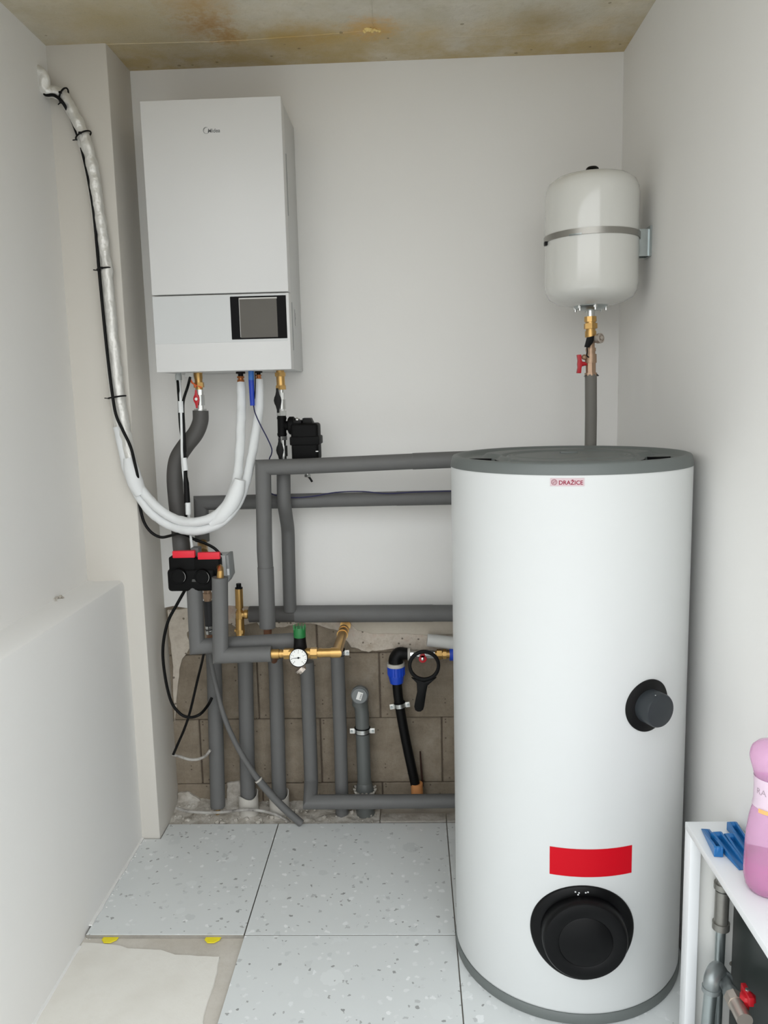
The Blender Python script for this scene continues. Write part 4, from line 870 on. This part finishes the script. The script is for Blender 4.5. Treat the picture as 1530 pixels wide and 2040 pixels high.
MB().tube(catmull([(-0.7499, 2.6, 1.5726), (-0.7382, 2.56, 1.5336), (-0.7377, 2.56, 1.5019), (-0.739, 2.56, 1.4541), (-0.7382, 2.56, 1.4141), (-0.7339, 2.56, 1.377), (-0.7295, 2.56, 1.3415), (-0.7292, 2.56, 1.2928), (-0.7327, 2.56, 1.1784), (-0.739, 2.56, 1.129), (-0.7487, 2.56, 1.0761)], 5), .0046, 10).build('black_cable', cable, bc)
MB().tube(catmull([(-0.7112, 2.61, 1.5815), (-0.7064, 2.556, 1.5486), (-0.7216, 2.556, 1.5094), (-0.7259, 2.556, 1.4778), (-0.7264, 2.556, 1.43), (-0.7271, 2.556, 1.39), (-0.7268, 2.556, 1.3417)], 5), .0046, 10).build('black_cable', cable, bc)
MB().tube(catmull([(-0.7433, 2.6, 1.5724), (-0.7304, 2.552, 1.5176), (-0.7319, 2.552, 1.4542), (-0.7341, 2.552, 1.3903), (-0.7367, 2.552, 1.3341), (-0.7354, 2.552, 1.2612), (-0.7271, 2.552, 1.1794), (-0.7261, 2.552, 1.1135), (-0.7193, 2.535, 1.0667), (-0.7057, 2.5, 1.0236)], 5), .0040, 10).build('white_cable', wtape, bc)
MB().tube([(-0.7309, 2.552, 1.2806), (-0.7284, 2.552, 1.2415), (-0.729, 2.552, 1.1761)], [.0048, .0088, .0098], 12).build('black_sleeve', blackp, bc)
for s_ in ([(-0.7311, 2.554, 1.5033), (-0.7317, 2.554, 1.4668)], [(-0.7303, 2.55, 1.3228), (-0.7278, 2.55, 1.2823)], [(-0.7253, 2.548, 1.1782), (-0.7268, 2.548, 1.1388)]):
    MB().tube(s_, .0085, 14).build('tape_wrap', wtape, bc)
pb = thing('probe_sleeve', 'blue tape-wrapped probe hanging under the unit with a thin cable', 'probe', (-0.5071, 2.585, 1.5361))
MB().tube([(-0.5074, 2.585, 1.5964), (-0.5081, 2.585, 1.5648)], .0092, 12).build('light_blue_tape', mat('light blue tape', (50, 112, 190), .4), pb)
MB().tube([(-0.5081, 2.585, 1.5664), (-0.508, 2.585, 1.4835)], [.0092, .0078], 12).build('blue_sleeve', mat('deep blue plastic', (22, 58, 172), .4), pb)
MB().tube(catmull([(-0.4949, 2.585, 1.5882), (-0.4958, 2.585, 1.5518), (-0.4993, 2.585, 1.512), (-0.5041, 2.585, 1.4962)], 5), .0018, 6).build('cable_loop', cable, pb)
MB().tube(catmull([(-0.5046, 2.585, 1.4866), (-0.4984, 2.572, 1.4611), (-0.4828, 2.566, 1.4241), (-0.4628, 2.57, 1.3802), (-0.4515, 2.58, 1.3454), (-0.4549, 2.59, 1.3253), (-0.4667, 2.61, 1.3044), (-0.4743, 2.62, 1.249), (-0.4728, 2.628, 1.2013), (-0.4557, 2.632, 1.1871), (-0.4107, 2.632, 1.1778), (-0.3353, 2.632, 1.1796), (-0.2548, 2.634, 1.1912), (-0.168, 2.634, 1.1928), (-0.085, 2.634, 1.1845), (0.0148, 2.634, 1.1875), (0.139, 2.634, 1.1884)], 6), .0021, 6).build('probe_cable', mat('dark blue wire', (30, 30, 74), .5), pb)

# ------------------------------------------------------------ expansion vessel on the right wall
VX, VY, VR = 0.5385, 2.455, 0.1345
ev = thing('expansion_vessel', 'white round expansion vessel strapped to the right wall above the tank', 'expansion vessel', (VX, VY, 1.745))
vw = mat('glossy white vessel paint', (214, 214, 209), 0.12, coat=.3)
prof = [(.001, 1.752), (.060, 1.753), (.095, 1.760), (.120, 1.774), (.1315, 1.792), (VR, 1.812), (VR, 2.060), (.1320, 2.080), (.124, 2.098), (.105, 2.112), (.070, 2.120), (.030, 2.124), (.001, 2.125)]
MB().lathe((VX, VY, 0), (0, 0, 1), prof, 72).build('vessel_body', vw, ev, ang=60)
MB().lathe((VX, VY, 0), (0, 0, 1), [(.024, 2.117), (.0235, 2.128), (.017, 2.142), (.013, 2.145), (.001, 2.1455)], 28).build('valve_cap', blackp, ev)
band_z = 1.944
vs = []; fs = []; n = 96
for rr, dz in ((VR+.0006, -.0085), (VR+.003, -.0085), (VR+.003, .0085), (VR+.0006, .0085)):
    vs += [(VX+rr*cos(2*pi*k/n), VY+rr*sin(2*pi*k/n), band_z+dz) for k in range(n)]
for i in range(4):
    for k in range(n): fs.append((i*n+k, i*n+(k+1) % n, ((i+1) % 4)*n+(k+1) % n, ((i+1) % 4)*n+k))
st = MB().add(vs, fs).build('strap', mat('strap steel', (158, 156, 150), .35, .8), ev)
sr = MB()
for k in range(14):
    a = R(-128+k*1.1); sr.box((-.0006, -.0035, -.0006), (.0006, .0005, .0035), Matrix.Translation((VX+(VR+.003)*cos(a), VY+(VR+.003)*sin(a), band_z-.0085)) @ Matrix.Rotation(a+pi/2, 4, 'Z'))
sr.build('strap_teeth', galv, st)
MB().box((VX-VR-.006, VY-.03, band_z-.018), (VX-VR+.001, VY-.012, band_z-.008)).build('strap_end', blackp, st)
br = MB()
br.box((.699, VY-.030, 1.886), (.7052, VY+.030, 1.972)).box((VX+VR-.004, VY-.020, 1.888), (.700, VY-.016, 1.965)).box((VX+VR-.004, VY+.016, 1.888), (.700, VY+.020, 1.965)).box((VX+VR-.003, VY-.022, 1.900), (VX+VR+.001, VY+.022, 1.920)).box((VX+VR-.003, VY-.022, 1.934), (VX+VR+.001, VY+.022, 1.956))
bk = br.build('wall_bracket', galv, ev, bevel=.001, bseg=1)
for z in (1.900, 1.956):
    MB().lathe((.699, VY-.008, z), (-1, 0, 0), [(.008, 0), (.008, .003), (.006, .004), (.006, .008), (.001, .009)], 12).build('bracket_bolt', mat('dark bolt', (70, 68, 64), .4, .7), bk)
fo2 = MB().lathe((VX, VY, 0), (0, 0, 1), [(.001, 1.7405), (.030, 1.741), (.044, 1.746), (.050, 1.752), (.050, 1.757), (.001, 1.758)], 40).build('flange', galv, ev)
for k in range(6):
    a = R(k*60+35); MB().stack((VX+.045*cos(a), VY+.045*sin(a), 1.756), (VX+.045*cos(a), VY+.045*sin(a), 1.738), [(0, .6, .0065, 6), (.5, 1, .0035, 10)]).build('flange_bolt', chrome, fo2)
MB().lathe((VX, VY, 0), (0, 0, 1), [(.001, 1.722), (.0125, 1.722), (.0125, 1.745), (.001, 1.745)], 20).build('thread_nipple', chrome, ev)
vv = thing('vessel_valve', 'brass and bronze valve with red wing handle under the expansion vessel', 'valve', (VX, VY, 1.655))
zt, zb_ = 1.726, 1.640
VP = lambda py: (py-634)/(746-634.0)
a0 = V((VX, VY, 1.7225)); b0 = V((0.5417, 2.455, 1.5529)); b0.y = VY
MB().stack(a0, b0, [(0, .09, .0180, 8), (.09, .125, .0150, 20), (.12, .21, .0205, 6), (.21, .26, .0140, 20), (.25, .355, .0165, 24)]).build('brass_union', brass, vv)
MB().stack(a0, b0, [(.34, .56, .0120, 20), (.54, .60, .0150, 20), (.60, .66, .0135, 20), (.65, .80, .0172, 24), (.80, .98, .0150, 8), (.97, 1.02, .0185, 8)]).build('valve_body', bronze, vv)
MB().lathe((0.5427, 2.452, 1.653), (.55, -.8, .12), [(.010, 0), (.010, .020), (.014, .022), (.0150, .030), (.0145, .036), (.0105, .0375), (.0095, .035), (.007, .035), (.006, .040), (.001, .041)], 24).build('drain_cap', mat('nickel', (196, 186, 176), .35, .7), vv)
MB().prism([(0.5241, 2.428, 1.6605), (0.5446, 2.428, 1.6643), (0.5404, 2.428, 1.6442), (0.5303, 2.428, 1.6314), (0.5171, 2.428, 1.6331)], (0, .010, 0)).tube(catmull([(0.5234, 2.43, 1.6346), (0.525, 2.43, 1.62), (0.5237, 2.43, 1.6083), (0.5297, 2.43, 1.6023)], 5), .0022, 6).build('lock_strap', blackp, vv, bevel=.0006)
MB().lathe((0.5247, 2.455, 1.6036), (-.6, -.8, .1), [(.008, -.01), (.008, .010), (.006, .012), (.004, .009), (.001, .009)], 14).build('drain_plug', bronze, vv)
hx = V((0.5085, 2.455, 1.5848))
hd = MB().prism([hx+V((x_, -.0085, z_)) for x_, z_ in ((-.009, .0270), (.003, .0275), (.004, .012), (.0065, .004), (.0065, -.004), (.004, -.012), (.003, -.0275), (-.009, -.0270), (-.006, -.010), (-.007, 0), (-.006, .010))], (0, .017, 0))
hd.lathe(hx, (1, 0, 0), [(.008, -.004), (.008, .006), (.006, .012), (.006, .030)], 16)
hd.build('wing_handle', redp, vv, bevel=.0012, ang=30)
vp = thing('vessel_pipe', 'slim grey insulated pipe dropping from the expansion vessel behind the tank', 'pipe', (VX, VY, 1.3))
t0 = b0 + V((0, 0, -.001))
MB().tube([b0, b0+V((.002, 0, -.12)), V((VX+.004, VY, 0.40)), V((VX+.004, 2.7965, 0.40))], .0176, 22).build('insulation_sleeve', mat('slim pipe insulation', (112, 110, 104), .62, bump=.08, bscale=120), vp)
MB().prism([b0+V((-.0175, -.012, -.003)), b0+V((-.0225, -.012, -.006)), b0+V((-.0165, -.012, -.0005))], (0, .01, 0)).prism([b0+V((.0165, -.012, .001)), b0+V((.0225, -.012, -.004)), b0+V((.0185, -.012, -.006))], (0, .01, 0)).build('tie_end', foam_d, vp)

# ------------------------------------------------------------ pipe-casing shelf at the right
ZS = 0.551
sh = thing('shelf_unit', 'narrow white open shelf unit along the right wall in front of the tank', 'shelf', (0.65, 1.30, 0.0))
shw = mat('white melamine', (238, 240, 241), 0.35)
MB().box((.5925, 0.85, ZS-.016), (.7045, 1.686, ZS)).build('top_board', shw, sh, bevel=.001)
MB().box((.6165, 1.668, .012), (.7045, 1.686, ZS-.0162)).build('end_panel', mat('grey white melamine', (226, 226, 222), .45), sh, bevel=.001)
MB().box((.5930, 1.650, .001), (.6163, 1.686, ZS-.0162)).build('post', shw, sh, bevel=.001)
MB().box((.5930, 0.85, .001), (.5995, 1.6495, .064)).build('bottom_rail', shw, sh, bevel=.001)
MB().box((.5930, 0.85, .0622), (.6163, 0.885, ZS-.0162)).build('post', shw, sh, bevel=.001)
MB().box((.6990, 0.85, .001), (.7045, 1.6665, ZS-.0162)).build('dark_back', mat('dark green-black board', (44, 50, 48), 0.35, var=.1), sh)  # thin dark sheet along the back of the shelf
scr = (0.7025, 1.667, 0.2177)
MB().lathe((scr[0]-.002, 1.6682, scr[2]), (0, -1, 0), [(.006, 0), (.0055, .0012), (.001, .0015)], 14).build('screw_cap', mat('screw cap brown', (120, 116, 108), .6), sh)
p1 = thing('water_pipe', 'slim steel water pipe with a pressed coupling standing under the white shelf', 'water pipe', (0.6456, 1.62, 0.2296), 'steel pipes under the shelf')
b1 = V((0.6636, 1.648, 0.2015)); a1 = V((b1.x+.002, b1.y, .532)); b1 = V((b1.x, b1.y, .012))
MB().tube([a1, b1], .0108, 20).build('pipe_body', galv, p1)
MB().stack(a1, b1, [(.02, .10, .0135, 16), (.10, .13, .0165, 16), (.135, .20, .0145, 16), (.20, .225, .0185, 16), (.235, .38, .0150, 20), (.38, .41, .0185, 20)]).build('press_coupling', mat('dull nickel', (150, 148, 142), .4, .8, var=.15, vscale=60), p1)
p2 = thing('water_pipe', 'thick steel water pipe ending in an elbow and a red valve under the white shelf', 'water pipe', (0.6056, 1.56, 0.2238), 'steel pipes under the shelf')
c2 = V((0.6207, 1.575, 0.2508)); d2 = V((0.6149, 1.575, 0.1383)); dn = (d2-c2).normalized(); zz = c2.z+.012
h2 = V((0.6543, 1.6119, 0.236)); k2 = V((0.6534, 1.5382, 0.236)); l2 = V((0.6518, 1.4782, 0.236))
fl2 = d2+dn*(d2.z/-dn.z-.001)
MB().tube([fl2, c2-dn*.01], .0135, 24).build('pipe_body', galv, p2)
top = c2.lerp(h2, .5)+V((0, 0, .018))
MB().tube(catmull([c2+dn*.022, c2-dn*.004, top, h2, h2.lerp(k2, .22)], 6), .0165, 24).stack(c2+dn*.026, c2+dn*.016, [(0, 1, .0190, 24)]).stack(h2.lerp(k2, .14), h2.lerp(k2, .24), [(0, 1, .0188, 24)]).build('elbow', mat('grey pressed steel', (150, 156, 156), .4, .6), p2)
MB().stack(h2, k2, [(.1, .80, .0135, 24), (.72, 1, .0165, 24)]).build('branch_pipe', mat('grey pressed steel', (150, 156, 156), .4, .6), p2)
MB().stack(k2, l2, [(-.12, .25, .0185, 8), (.25, 1, .0160, 24)]).build('valve_body', nickel, p2)
w2 = k2.lerp(l2, .45)+V((.016, 0, .012))
MB().lathe(w2, (.1, 0, 1), [(.006, -.012), (.006, .006), (.014, .008), (.017, .012), (.015, .020), (.004, .022)], 8).box((w2.x-.005, w2.y-.022, w2.z+.010), (w2.x+.005, w2.y+.022, w2.z+.030)).build('red_handle', redp, p2, bevel=.001)
MB().lathe(w2+V((0, 0, .030)), (0, 0, 1), [(.0045, -.002), (.0045, .003), (.001, .0035)], 10).build('handle_screw', chrome, p2)
# blue levelling wedges on the shelf
bw = mat('blue wedge plastic', (28, 106, 168), 0.3)
def wedge(label, c, rot, tip=0.0, roll=0.0, L=.092, W=.024, Hh=.019):
    M = Matrix.Translation(c) @ Matrix.Rotation(rot, 4, 'Z') @ Matrix.Rotation(roll, 4, 'X') @ Matrix.Rotation(tip, 4, 'Y')
    mb = MB()
    side = [(0, 0), (L, 0), (L, .002), (L*.55, Hh*.55), (.006, Hh), (0, Hh*.9)]
    for s0, s1 in ((-W/2, -W/2+.005), (W/2-.005, W/2)):
        mb.prism([M @ V((x_, s0, z_)) for x_, z_ in side], (M.to_3x3() @ V((0, s1-s0, 0))))
    mb.prism([M @ V((x_, -W/2+.004, z_)) for x_, z_ in ((0, 0), (L, 0), (L, .002), (L*.5, .004), (.006, .006), (0, .006))], (M.to_3x3() @ V((0, W-.008, 0))))
    mb.prism([M @ V((x_, -W/2+.004, z_)) for x_, z_ in ((0, .004), (.012, .004), (.012, Hh*.8), (.004, Hh), (0, Hh*.9))], (M.to_3x3() @ V((0, W-.008, 0))))
    o = mb.build('levelling_wedge', bw, None, bevel=.0006, bseg=1); tag(o, label, 'tile wedge', 'blue tile levelling wedges')
wedge('leftmost blue tile wedge on the white shelf, its thick end at the edge', V((.6135, 1.546, ZS+.0005)), R(84), L=.106, W=.018, Hh=.022)
wedge('long blue tile wedge in the middle, its thin tip toward the front', V((.6315, 1.612, ZS+.0005)), R(-82), L=.112, W=.022, Hh=.020)
wedge('blue tile wedge lying right beside the middle one, next to the bottle', V((.6570, 1.606, ZS+.0005)), R(-84), L=.095, W=.022, Hh=.020)
wedge('blue tile wedge at the back, half hidden by the pink bottle', V((.6800, 1.652, ZS+.0005)), R(-87), L=.095, W=.020, Hh=.020)
# pink bottle
def clear(name, rgb, rough, tr):
    ma = bpy.data.materials.new(name); ma.use_nodes = True; b = ma.node_tree.nodes['Principled BSDF']
    b.inputs['Base Color'].default_value = lin(rgb); b.inputs['Roughness'].default_value = rough; b.inputs['Transmission Weight'].default_value = tr; b.inputs['IOR'].default_value = 1.2
    return ma
BT = V((.6665, 1.440, ZS))
bo = thing('bottle', 'pink translucent plastic bottle with pink liquid at the right edge of the shelf', 'bottle', BT)
bp_ = [(.001, .004), (.020, .003), (.030, .0005), (.036, .0025), (.0405, .010), (.0440, .026), (.0445, .040), (.0442, .070), (.0437, .094), (.0418, .120), (.0385, .146), (.0345, .164), (.0322, .178), (.0312, .196), (.0312, .212), (.0325, .2305), (.0370, .246), (.0410, .260), (.0418, .268), (.0408, .276), (.0380, .284), (.0300, .292), (.0180, .2965), (.001, .2975)]
bpk = clear('pink bottle plastic', (250, 206, 238), 0.12, 0.7)
bot = MB().lathe(BT, (0, 0, 1), bp_, 64).build('bottle_body', bpk, bo, ang=60)
MB().lathe(BT, (0, 0, 1), [(.001, .006), (.020, .005), (.030, .003), (.0390, .0115), (.0425, .027), (.0430, .040), (.0428, .068), (.001, .0682)], 48).build('liquid', clear('pink liquid', (232, 84, 190), 0.02, 0.75), bo)
MB().lathe(BT, (0, 0, 1), [(.0340, .172), (.0320, .1800), (.0318, .212), (.0330, .2295), (.0334, .2295), (.0323, .212), (.0325, .1800), (.0344, .172)], 64).build('neck_label', clear('milky label film', (246, 226, 240), .4, .3), bo)
def bcyl(ang, z, r): return V((BT.x+r*sin(ang), BT.y-r*cos(ang), BT.z+z))
vs, fs = text_mesh('RA', 0.0165)
MB().add([bcyl(R(-78)+v.x/.033, .200+v.y, .0329) for v in vs], fs).build('label_print', mat('pale grey print', (176, 156, 168), .5), bo)
MB().add([bcyl(R(-62)+u*.14, .166+v_, .0362) for u in range(8) for v_ in (0, .008)], [(2*i, 2*i+2, 2*i+3, 2*i+1) for i in range(7)]).build('orange_print', mat('orange print', (240, 180, 110), .5), bo)
for k in range(5):
    a = R(-100+k*40); MB().lathe(BT+V((.027*sin(a), -.027*cos(a), .004)), (sin(a)*.5, -cos(a)*.5, -.6), [(.010, -.008), (.011, 0), (.008, .003), (.001, .0038)], 16).build('base_foot', bpk, bo)
